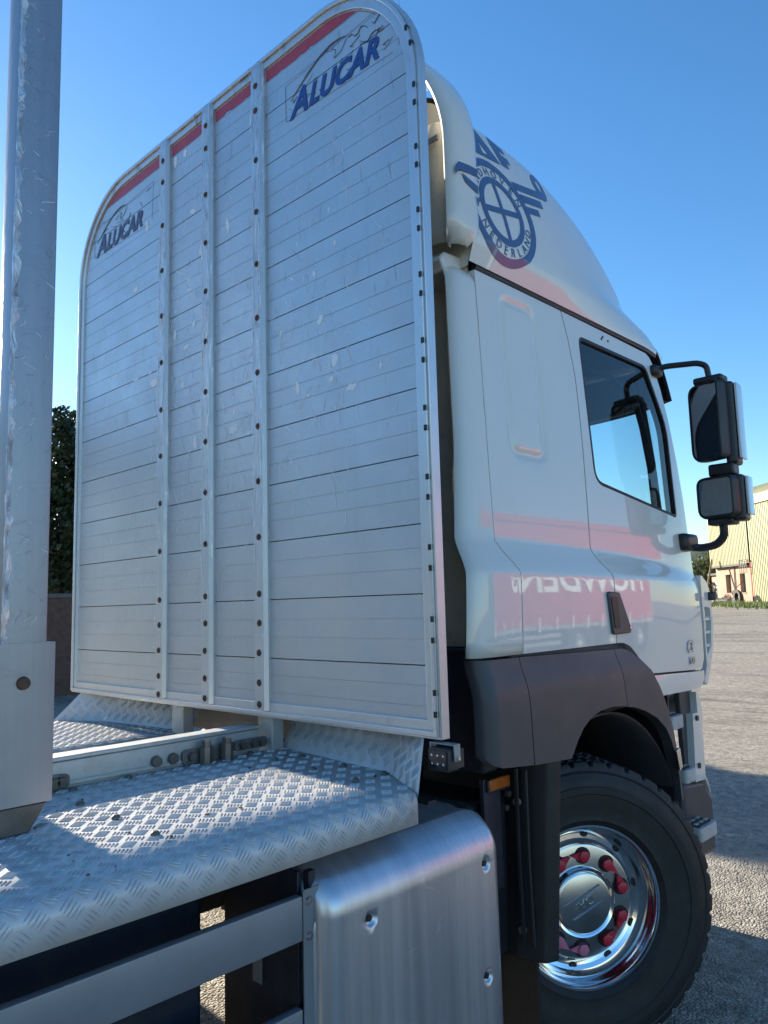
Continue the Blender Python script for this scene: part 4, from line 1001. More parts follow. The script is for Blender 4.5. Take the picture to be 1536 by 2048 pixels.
# windscreen, pillars, front
def wsx(y, z): return lerp([(2.0, 2.44), (2.5, 2.36), (2.96, 2.24)], z) - .10 * (abs(y) / 1.05) ** 4
MB().grid(lambda u, v: (wsx(-1.03 + 2.06 * u, 1.98 + .98 * v), -1.03 + 2.06 * u, 1.98 + .98 * v), 24, 8).build('windscreen', 'glass', T, smooth=80)
for s_ in (1, -1):
    MB().tube([(wsx(.945, z) - .03, s_ * .945, z) for z in frange(1.95, 2.97, .17)], .026, 8).build('pillar_trim', 'seal', T)
    MB().grid(lambda u, v: (lerp([(1.9, 2.305), (2.24, 2.287), (2.45, 2.242), (2.66, 2.178), (2.83, 2.103), (2.975, 2.02)], 1.9 + 1.075 * v) + .10 * u, s_ * (1.062 - .045 * u - .05 * v + .02), 1.9 + 1.075 * v), 3, 12).build('pillar', 'paint', T, smooth=60, solid=.01) if False else None
MB().grid(lambda u, v: (2.46 + .02 * v - .14 * (abs(2 * u - 1)) ** 5, -1.03 + 2.06 * u, 1.05 + .93 * v), 24, 6).build('front_panel', 'paint', T, smooth=80, solid=.02)
MB().box(2.2, 2.47, -.9, .9, .42, 1.0).build('front_bumper', 'paint', T, bevel=.05)
for i in range(4): MB().box(2.462, 2.50, -.6, .6, 1.15 + i * .17, 1.27 + i * .17).build('grille_bar', 'blackplastic', T, bevel=.01)
# corner deflector with vanes at the front edge of the door
def cd(u, v):
    z = 1.20 + .66 * v; b = math.sin(math.pi * min(1, max(0, (z - 1.24) / .58))) ** .6 if 1.24 < z < 1.82 else 0
    x = 2.335 + .03 * u + (.10 + .03 * b) * u; return (x, -1.135 + .06 * u ** 2 - .015 * b, z)
P_o = rpoly([(2.27, 1.275), (2.305, 1.258), (2.37, 1.35), (2.425, 1.43), (2.465, 1.57), (2.452, 1.74), (2.41, 1.795), (2.318, 1.845), (2.318, 1.36)], [.01, .01, .05, .06, .08, .06, .04, .02, .02], 4)
P_i = [(2.335, 1.40), (2.405, 1.46), (2.432, 1.58), (2.425, 1.66), (2.335, 1.67)]
cdY = lambda x, z: -1.152 + .25 * max(0, x - 2.30) ** 2
for mir in (False, True): cdp = panel('corner_deflector', P_o, [rpoly(P_i, .02, 3)], cdY, [2.36, 2.39, 2.42, 2.45], [1.3, 1.4, 1.5, 1.6, 1.7, 1.8], 'paint', T, .03, 50, mir)
for z in (1.46, 1.53, 1.60): MB().box(2.328, 2.43, -1.144, -1.09, z - .009, z + .009).build('vane', 'paint', T, bevel=.003)
MB().grid(lambda u, v: (2.30 + .12 * u, -1.06 + .05 * u, 1.32 + .42 * v), 3, 3).build('deflector_inner', 'cream', T, solid=.01)
# lower corner: steps, step well and bumper end
MB().prism([(1.78, 1.262), (2.20, 1.262), (2.25, 1.10), (2.25, .45), (1.86, .45), (1.78, .8)], XZ(-.86), 0, -.03).build('step_well', 'greyplastic', T)
MB().prism([(2.09, 1.262), (2.235, 1.262), (2.27, 1.18), (2.27, .45), (2.13, .45)], XZ(-1.06), 0, -.03).build('step_side', 'greyplastic', T, bevel=.006)
be = panel('bumper_end', [(2.155, 1.125), (2.215, 1.125), (2.215, 1.23), (2.255, 1.215), (2.29, 1.14), (2.27, .80), (2.40, .70), (2.40, .52), (2.375, .50), (2.37, .67), (2.26, .785), (2.135, .79)], [], lambda x, z: -1.125 + .9 * max(0, x - 2.2) ** 2, [2.2, 2.24, 2.28, 2.32, 2.36], [.6, .7, .8, .9, 1.0, 1.1, 1.2], 'paint', T, .04, 50)
for x, z in ((2.195, 1.10), (2.18, .865)): MB().cyl((x, -1.128, z), (x, -1.134, z), .014, n=12).build('cap', 'blackplastic', be)
MB().prism(rpoly([(2.0, .80), (2.255, .775), (2.36, .67), (2.365, .40), (2.02, .42)], .03, 3), XZ(-1.05), 0, -.065).build('bumper_lower', 'greyplastic', T, bevel=.02)
def step(x0, x1, z, y0, y1):
    P = rpoly([(x0, y0), (x1, y0), (x1 - .01, y1), (x0, y1)], [0, .03, .045, .02], 4)
    s_ = MB().prism(P, XY, z - .062, z).build('step', 'stepgrey', T, smooth=30, bevel=.006)
    MB().prism(offset_poly(P, .022), XY, z + .0005, z + .004).build('tread_mat', 'stepdark', s_, smooth=30)
    for i in range(3):
        for j in range(3): MB().box(x0 + .04 + i * (x1 - x0 - .06) / 3, x0 + .03 + (i + .8) * (x1 - x0 - .06) / 3, y1 + .04 + j * .04, y1 + .055 + j * .04, z + .0045, z + .009).build('grip', 'stepgrey', s_)
step(1.74, 1.90, 1.163, -.88, -1.20); step(1.86, 2.0, .90, -.88, -1.20); step(1.93, 2.155, .62, -.88, -1.22)

# ---- dark plastic wing --------------------------------------------------
ftop = [(.185, 1.527), (.53, 1.524), (1.237, 1.510), (1.30, 1.508), (1.352, 1.492), (1.415, 1.455), (1.49, 1.40), (1.55, 1.33), (1.615, 1.235), (1.675, 1.13), (1.72, 1.02), (1.755, .92), (1.785, .79)]
farch = [(1.745, .785), (1.725, .90), (1.69, .99), (1.645, 1.075), (1.585, 1.14), (1.50, 1.195), (1.40, 1.235), (1.30, 1.262), (1.20, 1.278), (1.10, 1.287), (1.0, 1.282), (.92, 1.262), (.86, 1.23), (.815, 1.19), (.765, 1.135)]
frear = [(.51, 1.152), (.33, 1.172), (.292, 1.185), (.272, 1.21)]
def wingY(x, z):
    y = -1.232 + .035 * sstep(1.38, 1.54, z) - .004 * sstep(1.30, 1.42, z)
    y += .04 * max(0, (.322 - x) / .05) ** 2 if x < .322 else 0
    y += .018 * sstep(1.36, 1.33, z) * 0
    y -= .006 * sstep(1.40, 1.30, z)
    return y + .12 * max(0, (x - 1.55) / .3) ** 2 * .4
def wing_part(P): 
    return P
def splitx(a, b):
    """wing outline between x=a and x=b"""
    top = [(a, lerp(ftop, a))] + [p for p in ftop if a < p[0] < b] + [(b, lerp(ftop, b))]
    low_t = sorted(farch + frear); low = [(b, lerp(low_t, b))] + [p for p in reversed(low_t) if a < p[0] < b] + [(a, lerp(low_t, a))]
    return top + low
zcw = frange(.8, 1.5, .03) + [1.335, 1.34, 1.345]
P1 = splitx(.272, .502); P2 = splitx(.506, 1.206)
P2 = [(x + (.014 if (x < .51 and z < 1.3) else 0), z) for x, z in P2]; P1 = [(x + (.012 if (x > .5 and z < 1.3) else 0), z) for x, z in P1]
P2 = [p for p in P2 if not (p[0] > 1.2 and p[1] < 1.3)]; i0 = max(range(len(P2)), key=lambda i: P2[i][0]); P2.insert(i0 + 1, (1.231, lerp(sorted(farch), 1.231)))
P3 = [(1.21, lerp(ftop, 1.21))] + [p for p in ftop if p[0] > 1.21] + [p for p in farch if p[0] > 1.21] + [(1.235, lerp(sorted(farch), 1.235))]
for mir in (False, True):
    panel('wing_panel', P1, [], wingY, frange(.272, .330, .008), zcw, 'greyplastic', T, .03, 40, mir)
    panel('wing_panel', P2, [], wingY, frange(.6, 1.2, .1), zcw, 'greyplastic', T, .05, 40, mir)
    panel('wing_panel', P3, [], wingY, frange(1.3, 1.78, .05), zcw, 'greyplastic', T, .05, 40, mir)
mk = MB().prism(rpoly([(1.655, 1.03), (1.715, 1.035), (1.742, .94), (1.69, .935)], .008, 3), lambda u, v, w: (u, wingY(u, v) - .004 - w, v), 0, .012).build('wing_reflector', 'dullchrome', T, bevel=.003)
WC = Vector((1.0, -1.06, .556))
# wheel arch liner and rear mud flap
arch = MB()
arch.grid(lambda u, v: (1.10 + .70 * math.cos(R(-15 + 140 * u)), -1.19 + .62 * v, .56 + .70 * math.sin(R(-15 + 140 * u))), 24, 2)
arch.build('arch_liner', 'flap', T, smooth=60, solid=.01)
MB().box(.70, 1.72, -.60, -.56, .35, 1.3).build('arch_inner', 'flap', T)
MB().box(1.726, 1.736, -1.19, -.61, .72, 1.27).build('arch_front', 'flap', T)
fl = MB(); pr = []
for q in range(9):
    a = R(180 * q / 8); pr.append((.612 + .055 * math.sin(a) * .6, -1.205 + .028 * math.cos(a) * -1))
fl.prism(rpoly([(.58, -.60), (.555, -1.10), (.585, -1.20), (.635, -1.222), (.66, -1.20), (.645, -1.10), (.64, -.60)], [.01, .03, .03, .015, .015, .03, .01], 4), lambda u, v, w: (u + .085 * (w - .46), v - .02 * (w - .46), w), .46, 1.16)
fl.build('mud_guard', 'flap', T, smooth=40, bevel=.01)
MB().box(.585, .60, -1.16, -.62, .16, .48).build('mud_flap', 'flap', T)
for z in (.56, 1.0): MB().cyl((.575, -1.12, z), (.56, -1.12, z), .014, n=12).build('flap_bolt', 'rustplate', T)
for y in (-1.17, -1.13): MB().tube([(.555, y, 1.12), (.55, y, .8), (.56, y, .52)], .008, 6).build('flap_rib', 'flap', T)
fz = MB()
rf = random.Random(3)

# ---- wheels -------------------------------------------------------------
def wheel_tf(c, steer, s_):
    """local: r,ang in the wheel plane, h outwards"""
    out = Vector((-math.sin(R(steer)), s_ * math.cos(R(steer)), 0)); fw = Vector((math.cos(R(steer)), s_ * math.sin(R(steer)), 0)); c = Vector(c)
    return lambda r, a, h: c + fw * (r * math.cos(a)) + Vector((0, 0, r * math.sin(a))) + out * h
def front_wheel(c, steer, s_, detail=True):
    f = wheel_tf(c, steer, s_); w_ = empty('front_wheel', (0, 0, 0)); w_.parent = T
    # tyre
    prof = [(.292, -.15), (.31, -.165), (.40, -.178), (.455, -.172), (.493, -.158), (.503, -.150), (.5045, -.118), (.493, -.114), (.493, -.105), (.505, -.101), (.5055, -.045), (.494, -.041), (.494, -.031), (.5055, -.027), (.5055, .027), (.494, .031), (.494, .041), (.5055, .045), (.505, .101), (.493, .105), (.493, .114), (.5045, .118), (.503, .150), (.493, .158), (.478, .162), (.474, .168), (.470, .165), (.455, .172), (.45, .176), (.43, .179), (.427, .183), (.405, .183), (.402, .179), (.36, .176), (.33, .170), (.318, .172), (.312, .166), (.299, .155), (.292, .142)]
    prof = [(.292 + (r - .292) * 1.145, h) for r, h in prof]
    outer = {i for i, (r, h) in enumerate(prof) if r > .5315}; sh = set()
    def rm(i, j):
        if i in outer and j % 6 in (0,): return -.014
        if i in (9, 10, 13, 14, 17, 18) and j % 3 == 0: return -.005
        if i in (4, 23) and j % 6 == 0: return -.006
        return 0
    ty = MB().lathe(prof, f, 252, rm).build('tyre', 'rubber', w_, smooth=28)
    fl_ = .148
    rim = [(.18, -.10), (.27, -.145), (.296, -.150), (.296, .142), (.302, .150), (.300, .157), (.292, .157), (.287, .150), (.285, .136), (.279, .122), (.272, .110), (.268, .088), (.260, .072), (.245, .064), (.228, .066), (.218, .074), (.212, .084), (.130, .090)]
    rm_o = MB().lathe(rim, f, 96).build('rim', 'chrome', w_, smooth=30)
    disc = MB().lathe([(.214, .084), (.211, .094), (.205, .096), (.12, .098), (.112, .102)], f, 96).build('hub_cover', 'hubalu', w_, smooth=25)
    MB().lathe([(.132, .094), (.130, .114), (.126, .118), (.119, .115), (.113, .111)], f, 72).build('hub_ring', 'chrome', w_, smooth=30)
    cap = MB().lathe([(.115, .108), (.111, .117), (.104, .120), (.0, .121)], f, 72).build('hub_cap', 'hubalu', w_, smooth=25)
    for k in range(10):
        a = R(36 * k + 9); p = f(.247, a, .019); n_ = (f(.247, a, .03) - p).normalized()
        MB().lathe([(0, .0), (.0165, .0), (.0165, -.01), (0, -.01)], lambda r, b, h: f(.245 + r * .75 * math.cos(b), a + r * 1.0 * math.sin(b) / .245, .0665 + .12 * max(0, r * math.cos(b)) + h * .2), 20).build('hand_hole', 'seal', w_) if detail else None
    if not detail: return w_
    # nuts with pointed indicators, pairs pointing at each other
    for k in range(10):
        a = R(36 * k + 14.0); tgt = 1 if k % 2 == 0 else -1
        MB().lathe([(0, 0), (.030, 0), (.032, .0015)], lambda r, b, h: f(0, 0, .0985 + h) + (f(.171, a, 0) - f(0, 0, 0)) + (f(r, b, 0) - f(0, 0, 0)), 24).build('nut_hole', 'seal', w_)
        c0 = f(.171, a, .068) - f(0, 0, 0) + f(0, 0, 0)
        e1 = (f(1, a + math.pi / 2 * tgt, 0) - f(0, 0, 0)); e2 = (f(1, a, 0) - f(0, 0, 0)); nn = (f(0, 0, 1) - f(0, 0, 0))
        def pt(u, v, h): return c0 + e1 * u + e2 * v + nn * h
        mb = MB(); hexr = .0225; base = [(hexr * math.cos(R(60 * q)), hexr * math.sin(R(60 * q))) for q in range(6)]
        mb.prism([(u, v) for u, v in base], pt, .032, .052); mb.add([pt(u * 1.0, v * 1.0, .052) for u, v in base] + [pt(0, 0, .060)], [(q, (q + 1) % 6, 6) for q in range(6)])
        mb.prism([(.006, .020), (.052, .0015), (.052, -.0015), (.006, -.020)], pt, .034, .044)
        mb.build('nut_indicator', 'rednut' if k % 10 in (0, 1, 2, 9) else ('pinknut' if k in (5, 6, 7, 4) else 'rednut'), w_, smooth=25)
    # embossed name and bars on the cap
    ang = R(205)
    def em(x, y, h):
        X_ = x * math.cos(ang) - y * math.sin(ang); Y_ = x * math.sin(ang) + y * math.cos(ang)
        # seen from outside, forward is to the right on the right-hand side
        return f(math.hypot(X_, Y_), math.atan2(Y_, X_), .1225 + h)
    text_mesh('cap_lettering', 'DAF', .048, lambda x, y, h: em(x - .042, y - .014, h), 'hubalu', w_, extrude=.0022, offset=.0006)
    for yy, L in ((.028, .07), (-.034, .085)): MB().prism([(-L, yy), (L, yy), (L, yy + .005), (-L, yy + .005)], lambda u, v, w: em(u, v, w), -.001, .002).build('cap_bar', 'dullchrome', w_)
    return w_
front_wheel(WC, 34, -1); front_wheel((1.0, 1.06, .556), -34 + 0, 1, False)
MB().box(1.0, 1.15, -.9, .9, .40, .53).build('front_axle', 'chassis', T, bevel=.02)
def rear_wheel(x, y, s_):
    f = wheel_tf((x, y, .525), 0, s_); w_ = empty('rear_wheel', (0, 0, 0)); w_.parent = T
    MB().lathe([(.29, -.30), (.42, -.32), (.49, -.30), (.505, -.2), (.505, .0), (.49, .02), (.42, .03), (.29, .01)], f, 64, closed=True).build('tyre', 'rubber', w_)
    MB().lathe([(0, -.02), (.13, -.02), (.15, -.12), (.24, -.12), (.295, .0)], f, 48).build('rim', 'chrome', w_)
for x in (-3.3, -4.35):
    for s_ in (1, -1): rear_wheel(x, s_ * 1.22, s_)

# ---- rear side collars (air deflectors) ----------------------------------
def sweep(name, rows, mat_, solid=.008):
    n = len(rows[0]); return MB().add([p for r_ in rows for p in r_], [(i * n + j, i * n + j + 1, (i + 1) * n + j + 1, (i + 1) * n + j) for i in range(len(rows) - 1) for j in range(n - 1)]).build(name, mat_, T, smooth=50, solid=solid)
for s_ in (1, -1):
    rows = []
    for z in frange(1.535, 1.80, .05) + frange(1.82, 1.95, .0125) + frange(2.0, 2.9, .06) + [2.95, 2.985, 3.01, 3.03, 3.042, 3.048]:
        xf = lerp(rearx, z) - .004; yf = sideY(.5, z); t = max(0, (z - 2.93) / .118); pull = .10 * t ** 2.5
        # plan profile from the inner lip round to the cab side
        xr = lerp([(1.53, .245), (1.9, .268), (2.3, .312), (3.05, .345)], z)
        pts = [(xr + .03, yf + .056), (xr + .008, yf + .052), (xr, yf + .04), (xr + .008, yf + .026), (xr + .03, yf + .010), (xr + .065, yf + .002), (xr + .11, yf - .001)]
        pts = [p for p in pts if p[0] < xf - .012] + [(xf - .006, yf), (xf, yf)]
        rows.append([(x + (pull * .4 if x < .4 else 0), -s_ * -1 * (y + pull) * 1 if False else s_ * abs(y + pull), z) for x, y in pts])
    sweep('side_collar', rows, 'paint')
    # upper collar beside the roof deflector
    rows = []
    for z in [3.075, 3.085, 3.105, 3.14] + frange(3.2, 3.7, .05) + [3.74, 3.78, 3.82, 3.85, 3.872, 3.885]:
        b = max(0, (3.14 - z) / .065); t = max(0, (z - 3.45) / .435)
        yb = -1.150 + .035 * b ** 2 + .17 * t ** 2.0; xf = .462 + .02 * t - .03 * b + .04 * t * t
        xr = .278 + .01 * t + .05 * b ** 2
        pts = [(xr + .045, yb + .052), (xr + .028, yb + .048), (xr + .022, yb + .038), (xr + .03, yb + .024), (xr + .05, yb + .010), (xr + .08, yb + .002), (xf - .03, yb), (xf - .008, yb + .004), (xf, yb + .016)]
        rows.append([(x, s_ * abs(y), z) for x, y in pts])
    up = sweep('upper_collar', rows, 'paint')
    yt = 1.150 - .17
    ear = []
    for q in range(9):
        a = R(90 * q / 8); y = (yt - .0) - .20 * math.sin(a) * 1.0; ear.append([(.272 + .24 * k / 3 + .02 * q / 8, s_ * (y), 3.885 + .035 * math.sin(a) ) for k in range(4)])
    sweep('collar_top', ear, 'paint')
    # hollow inside of the collar
    inn = []
    for z in frange(3.10, 3.84, .06): inn.append([(.50, s_ * .86, z), (.40, s_ * .90, z), (.345, s_ * .96, z), (.35, s_ * 1.03, z), (.38, s_ * 1.08, z)])
    for r_ in inn[-3:]:
        pass
    sweep('collar_lining', [[(x + .02 * max(0, (p[2] - 3.6)) * 3, y, z) for x, y, z in r_ for p in [r_[0]]] for r_ in inn if r_[0][2] < 3.62], 'cream')
    MB().box(.33, .338, *sorted((s_ * .93, s_ * 1.06)), 3.50, 3.525).build('collar_bracket', 'galv', T, bevel=.003)
    MB().cyl((.328, s_ * .965, 3.5125), (.318, s_ * .965, 3.5125), .014, n=10).build('bracket_knob', 'blackplastic', T)
    MB().cyl((.36, s_ * .98, 3.035), (.30, s_ * .985, 3.0), .022, .012, 10).build('rubber_stop', 'blackplastic', T)
    MB().prism([(.47, 2.97), (.35, 2.985), (.33, 3.03), (.36, 3.06), (.47, 3.07)], lambda u, v, w: (u, s_ * w, v), .75, 1.05).build('rear_cowl', 'paint', T, bevel=.01)

# ---- roof deflector ------------------------------------------------------
def spZ(x): return lerp([(.40, 3.735), (.66, 3.725), (.9, 3.705), (1.10, 3.675), (1.28, 3.635), (1.45, 3.58), (1.6, 3.52), (1.75, 3.44), (1.88, 3.36), (2.0, 3.265), (2.10, 3.18), (2.2, 3.09), (2.26, 3.05)], x)
def spY(x, z):
    if z < 3.13: b = -1.103 - .032 * (z - 3.03) / .1
    else:
        t = (z - 3.13) / .62; b = -1.135 + .03 * t + .12 * t * t
    return b + .15 * max(0, x - 1.0) ** 1.5 * min(1, max(0, (z - 3.05) / .22)) + .05 * max(0, (x - 1.9) / .35) ** 2
def sp_row(x):
    zs_ = spZ(x); pts = []; n1 = 14
    zl_ = [3.03 + (zs_ - 3.03) * (i / n1) for i in range(n1 + 1)]
    if zs_ > 3.2: zl_[3] = 3.122; zl_[4] = 3.138; zl_[1] = 3.055; zl_[2] = 3.09; zl_[5:] = [3.138 + (zs_ - 3.138) * (i - 4) / (n1 - 4) for i in range(5, n1 + 1)]
    for z in zl_: pts.append(Vector((spY(x, z), z)))
    P0 = pts[-1]; d = (pts[-1] - pts[-2]).normalized() if (pts[-1] - pts[-2]).length > 1e-6 else Vector((.3, 1)); k = min(.12, (zs_ - 3.02) * .35)
    P1 = P0 + d * k; P2 = Vector((P0.x * .62, zs_ + k * 1.35)); P3 = Vector((0, zs_ + k * 1.5))
    for i in range(1, 13):
        t = i / 12; pts.append((1 - t) ** 3 * P0 + 3 * t * (1 - t) ** 2 * P1 + 3 * t * t * (1 - t) * P2 + t ** 3 * P3)
    half = [(x, p.x, p.y) for p in pts]; return half + [(a, -b, c) for a, b, c in reversed(half[:-1])]
sxs = frange(.44, 1.2, .06) + frange(1.25, 2.26, .035)
rows = [sp_row(x) for x in sxs]; n = len(rows[0])
sp = MB().add([p for r_ in rows for p in r_], [(i * n + j, i * n + j + 1, (i + 1) * n + j + 1, (i + 1) * n + j) for i in range(len(rows) - 1) for j in range(n - 1)]).build('roof_deflector', 'paint', T, smooth=33)
MB().add([(2.255, -1.0, 3.0), (2.255, 1.0, 3.0), (2.262, 1.0, 3.06), (2.262, -1.0, 3.06)], [(0, 1, 2, 3)]).build('deflector_nose', 'paint', T, solid=.03)
for s_ in (1, -1): MB().tube([(x, s_ * (1.094 - (.05 * max(0, (x - 1.9) / .35) ** 2)), 3.018) for x in frange(.48, 2.1, .1)], .013, 6).build('roof_gutter', 'seal', T)
def cap_plate():
    r_ = sp_row(.45); k = [p for p in r_]
    MB().add([(x + .002, y * .985, z - .01) for x, y, z in k], [tuple(range(len(k)))]).build('deflector_back', 'cream', T, smooth=0)
cap_plate()
# emblem and lettering on the deflector side
BC = (.662, 3.305); ROT = R(12)
def dec(x, y, h=0):
    X_ = BC[0] + x * math.cos(ROT) - y * math.sin(ROT); Z_ = BC[1] + x * math.sin(ROT) + y * math.cos(ROT); return (X_, spY(X_, Z_) - .0022 - h, Z_)
def decal(name, poly2, hole=None, sub=.02, m_='bluedecal'):
    loops = [[Vector((x, y, 0)) for x, y in L] for L in ([poly2] + ([hole] if hole else []))]; flat = [p for L in loops for p in L]
    bm = bmesh.new(); vs2 = [bm.verts.new(p) for p in flat]
    for t in tessellate_polygon(loops):
        try: bm.faces.new([vs2[i] for i in t])
        except ValueError: pass
    xs2 = [p.x for p in flat]; ys2 = [p.y for p in flat]
    for x in frange(min(xs2), max(xs2), sub)[1:-1]: bmesh.ops.bisect_plane(bm, geom=bm.verts[:] + bm.edges[:] + bm.faces[:], plane_co=(x, 0, 0), plane_no=(1, 0, 0))
    for y in frange(min(ys2), max(ys2), sub)[1:-1]: bmesh.ops.bisect_plane(bm, geom=bm.verts[:] + bm.edges[:] + bm.faces[:], plane_co=(0, y, 0), plane_no=(0, 1, 0))
    for v in bm.verts: v.co = dec(v.co.x, v.co.y)
    me = bpy.data.meshes.new(name); bm.to_mesh(me); bm.free(); finish(me, 60); return link(name, me, m_, sp)
circ = lambda r, n=64: [(r * math.cos(2 * math.pi * i / n), r * math.sin(2 * math.pi * i / n)) for i in range(n)]
decal('emblem_ring', circ(.236), circ(.200)); decal('emblem_ring', circ(.152), circ(.122))
decal('emblem_cross', [(-.124, -.013), (.124, -.013), (.124, .013), (-.124, .013)]); decal('emblem_cross', [(-.011, .0135), (.011, .0135), (.011, .124), (-.011, .124)]); decal('emblem_cross', [(-.011, -.124), (.011, -.124), (.011, -.0135), (-.011, -.0135)])
def ring_text(body, a0, a1, r, size, up=True):
    n_ = len(body)
    for i, ch in enumerate(body):
        a = R(a0 + (a1 - a0) * i / (n_ - 1)); rot = a - math.pi / 2 if up else a + math.pi / 2
        cxy = (r * math.cos(a), r * math.sin(a))
        text_mesh('emblem_letter', ch, size, lambda x, y, h: dec(cxy[0] + x * math.cos(rot) - (y - size * .35) * math.sin(rot), cxy[1] + x * math.sin(rot) + (y - size * .35) * math.cos(rot), h), 'bluedecal', sp, extrude=.0004, align='CENTER')
ring_text('EINDHOVEN', 172, 22, .176, .052); ring_text('NEDERLAND', 205, 335, .176, .052, False)
for y0, y1, x0, x1 in ((.135, .172, .20, .44), (.08, .118, .228, .40), (.03, .062, .238, .335)): decal('emblem_stripe', [(x0, y0), (x1, y0), (x1, y1), (x0 - .02, y1)])
decal('emblem_curl', [(.47 + .055 * math.cos(t), .205 + .07 * math.sin(t)) for t in [2 * math.pi * i / 32 for i in range(32)]], [(.475 + .022 * math.cos(t), .215 + .03 * math.sin(t)) for t in [2 * math.pi * i / 24 for i in range(24)]])
decal('emblem_curl', [(.40, .135), (.50, .142), (.52, .175), (.44, .172), (.40, .172)])
text_mesh('roof_lettering', 'D', .19, lambda x, y, h: dec(x - .19, y + .258, h), 'bluedecal', sp, shear=.0, offset=.008, extrude=.0004, sub=.03)
decal('roof_lettering', [(-.045, .262), (.155, .247), (.075, .40), (-.01, .405)], [(.03, .275), (.075, .272), (.045, .345)])
decal('roof_lettering', [(.17, .245), (.215, .24), (.215, .30), (.255, .29), (.26, .325), (.215, .335), (.215, .37), (.275, .36), (.27, .395), (.15, .405)]) if False else decal('roof_lettering', [(.17, .250), (.225, .240), (.228, .275), (.262, .268), (.255, .300), (.215, .31), (.208, .335), (.262, .322), (.255, .352), (.16, .395)])
# stripes wrapping onto the collar (both wings of the emblem)
def collar_stripe(name, pts, m_='bluedecal'):
    n_ = len(pts); MB().add([(x, -1.1525 + 3.2 * max(0, .352 - x) ** 2, z) for x, z in pts], [tuple(range(n_))]).build(name, m_, T, smooth=0)

for P in ([(.318, 3.348), (.335, 3.372), (.40, 3.382), (.452, 3.385), (.452, 3.352), (.40, 3.349), (.335, 3.339), (.318, 3.315)], [(.352, 3.333), (.452, 3.316), (.452, 3.282), (.375, 3.303)], [(.436, 3.272), (.453, 3.262), (.453, 3.234), (.444, 3.238)]):
    collar_stripe('collar_stripe', P)
# ---- visor, mirrors ---------------------------------------------------------
MB().grid(lambda u, v: (2.30 + .17 * v - .20 * abs(2 * u - 1) ** 3.5, -1.09 + 2.18 * u, 3.06 - .03 * v - .23 * v ** 1.5), 30, 8).build('sun_visor', 'visor', T, smooth=80, solid=.008)
for y in (-1.02, -.4, .4, 1.02): MB().cyl((2.14 if abs(y) > 1 else 2.25, y, 3.055), (2.20 if abs(y) > 1 else 2.34, y, 3.04), .016, n=8).build('visor_bracket', 'blackplastic', T)
def arc_path(pts, n=6):
    out = []
    for i, p in enumerate(pts):
        p = Vector(p)
        if i in (0, len(pts) - 1): out.append(p); continue
        a = Vector(pts[i - 1]); b = Vector(pts[i + 1]); L = min((a - p).length, (b - p).length) * .45
        p0 = p + (a - p).normalized() * L; p1 = p + (b - p).normalized() * L
        for q in range(n + 1):
            t = q / n; out.append((1 - t) ** 2 * p0 + 2 * t * (1 - t) * p + t * t * p1)
    return out
def mirror_unit(y0, y1, z0, z1, x, r, tilt, nm):
    """housing with a glass set into its rear face"""
    P = rpoly([(y0, z0), (y1, z0 + .0), (y1, z1), (y0, z1)], r, 6)
    rot = Matrix.Translation((x, (y0 + y1) / 2, (z0 + z1) / 2)) @ Matrix.Rotation(R(tilt), 4, 'Z') @ Matrix.Translation((-x, -(y0 + y1) / 2, -(z0 + z1) / 2))
    rows = []
    for d, s_ in ((-.0, .97), (.012, 1.0), (.05, .99), (.085, .93), (.105, .80), (.115, .5)):
        cy, cz = (y0 + y1) / 2, (z0 + z1) / 2; rows.append([tuple(rot @ Vector((x + d, cy + (a - cy) * s_, cz + (b - cz) * s_))) for a, b in P])
    n_ = len(P); mb = MB().add([p for r_ in rows for p in r_], [(i * n_ + j, i * n_ + (j + 1) % n_, (i + 1) * n_ + (j + 1) % n_, (i + 1) * n_ + j) for i in range(len(rows) - 1) for j in range(n_)] + [tuple(range((len(rows) - 1) * n_, len(rows) * n_))])
    inner = offset_poly(P, .016); k_ = len(inner)
    rim_ = [tuple(rot @ Vector((x, cy + (a - cy) * .97, cz + (b - cz) * .97))) for a, b in P]; inn = [tuple(rot @ Vector((x + .004, a, b))) for a, b in inner]
    mb.add(rim_ + inn, [(j, (j + 1) % n_, n_ + (j + 1) % n_, n_ + j) for j in range(n_)])
    h = mb.build(nm, 'blackplastic', T, smooth=40)
    MB().add([tuple(rot @ Vector((x + .0045, a, b))) for a, b in inner], [tuple(range(k_))]).build('mirror_glass', 'darkmirror' if nm == 'mirror_main' else 'mirrorglass', h, smooth=0)
    return h, rot
h1, rt1 = mirror_unit(-1.20, -1.40, 2.415, 2.835, 2.15, [.07, .03, .03, .06], -22, 'mirror_main')
h2, rt2 = mirror_unit(-1.215, -1.43, 2.115, 2.335, 2.15, [.06, .04, .04, .05], -15, 'mirror_wide')
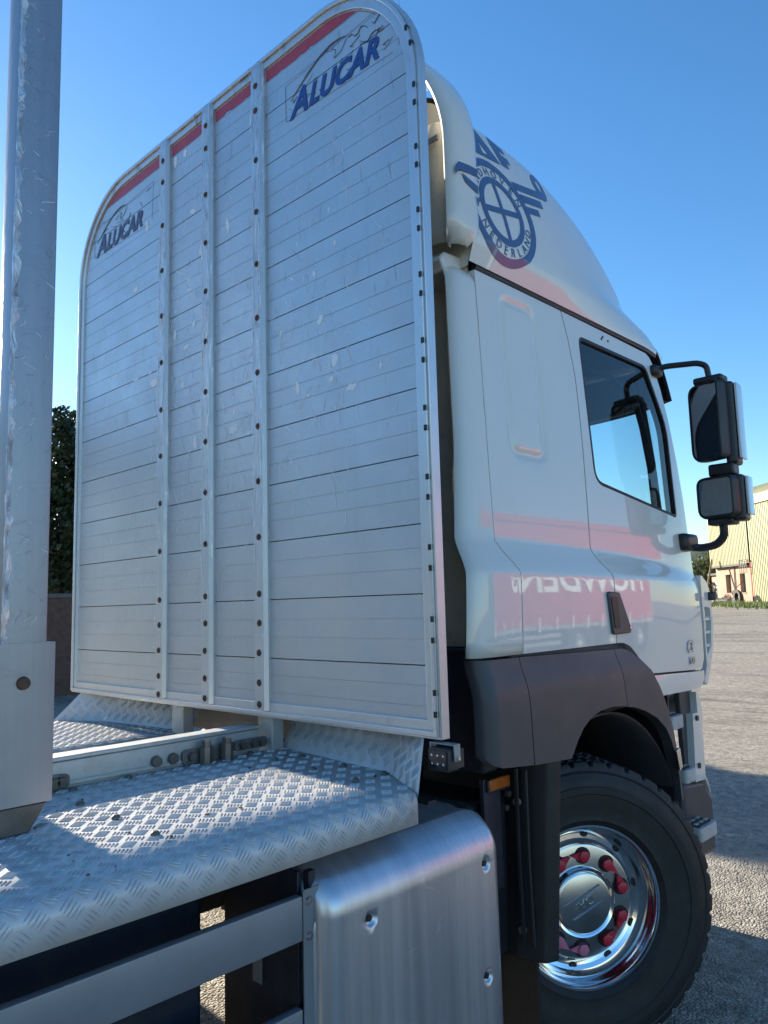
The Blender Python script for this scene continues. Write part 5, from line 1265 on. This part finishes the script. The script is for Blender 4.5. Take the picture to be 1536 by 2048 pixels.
# cover shells in body colour behind the housings, spine that joins them
MB().prism(rpoly([(2.175, -1.385), (2.19, -1.44), (2.30, -1.43), (2.29, -1.36)], .02, 4), XY, 2.39, 2.825).build('mirror_spine', 'blackplastic', T, smooth=40, bevel=.015)
MB().prism(rpoly([(2.205, -1.4415), (2.31, -1.431), (2.315, -1.445), (2.21, -1.455)], .004, 2), XY, 2.42, 2.815).build('mirror_cover', 'paint', T, smooth=40, bevel=.004)
MB().prism(rpoly([(2.175, -1.39), (2.19, -1.455), (2.30, -1.445), (2.29, -1.37)], .02, 4), XY, 2.10, 2.335).build('mirror_spine', 'blackplastic', T, smooth=40, bevel=.012)
MB().prism(rpoly([(2.21, -1.456), (2.31, -1.446), (2.315, -1.46), (2.215, -1.47)], .004, 2), XY, 2.13, 2.325).build('mirror_cover', 'paint', T, smooth=40, bevel=.004)
MB().box(2.17, 2.26, -1.42, -1.29, 2.335, 2.40).build('mirror_joint', 'blackplastic', T, bevel=.012)
MB().box(2.16, 2.26, -1.40, -1.25, 2.83, 2.868).build('mirror_head', 'blackplastic', T, bevel=.012)
MB().box(2.16, 2.26, -1.40, -1.27, 2.083, 2.118).build('mirror_foot', 'blackplastic', T, bevel=.01)
MB().tube(arc_path([(2.05, -1.06, 2.915), (2.08, -1.13, 2.945), (2.16, -1.285, 2.945), (2.19, -1.318, 2.93), (2.20, -1.325, 2.85)]), .0155, 10).build('mirror_arm', 'blackplastic', T)
MB().box(1.985, 2.085, -1.135, -1.05, 2.885, 2.945).build('arm_mount', 'blackplastic', T, bevel=.02)
MB().tube(arc_path([(2.20, -1.15, 1.985), (2.235, -1.20, 1.975), (2.23, -1.285, 1.985), (2.215, -1.335, 2.03), (2.205, -1.335, 2.10)]), .021, 10).build('mirror_arm', 'blackplastic', T)
MB().box(2.10, 2.265, -1.185, -1.10, 1.962, 2.052).build('arm_mount', 'blackplastic', T, bevel=.022)
MB().cyl((2.44, -1.15, 1.70), (2.44, -1.15, 1.745), .03, n=12).build('indicator_lamp', 'blackplastic', T, bevel=.008)
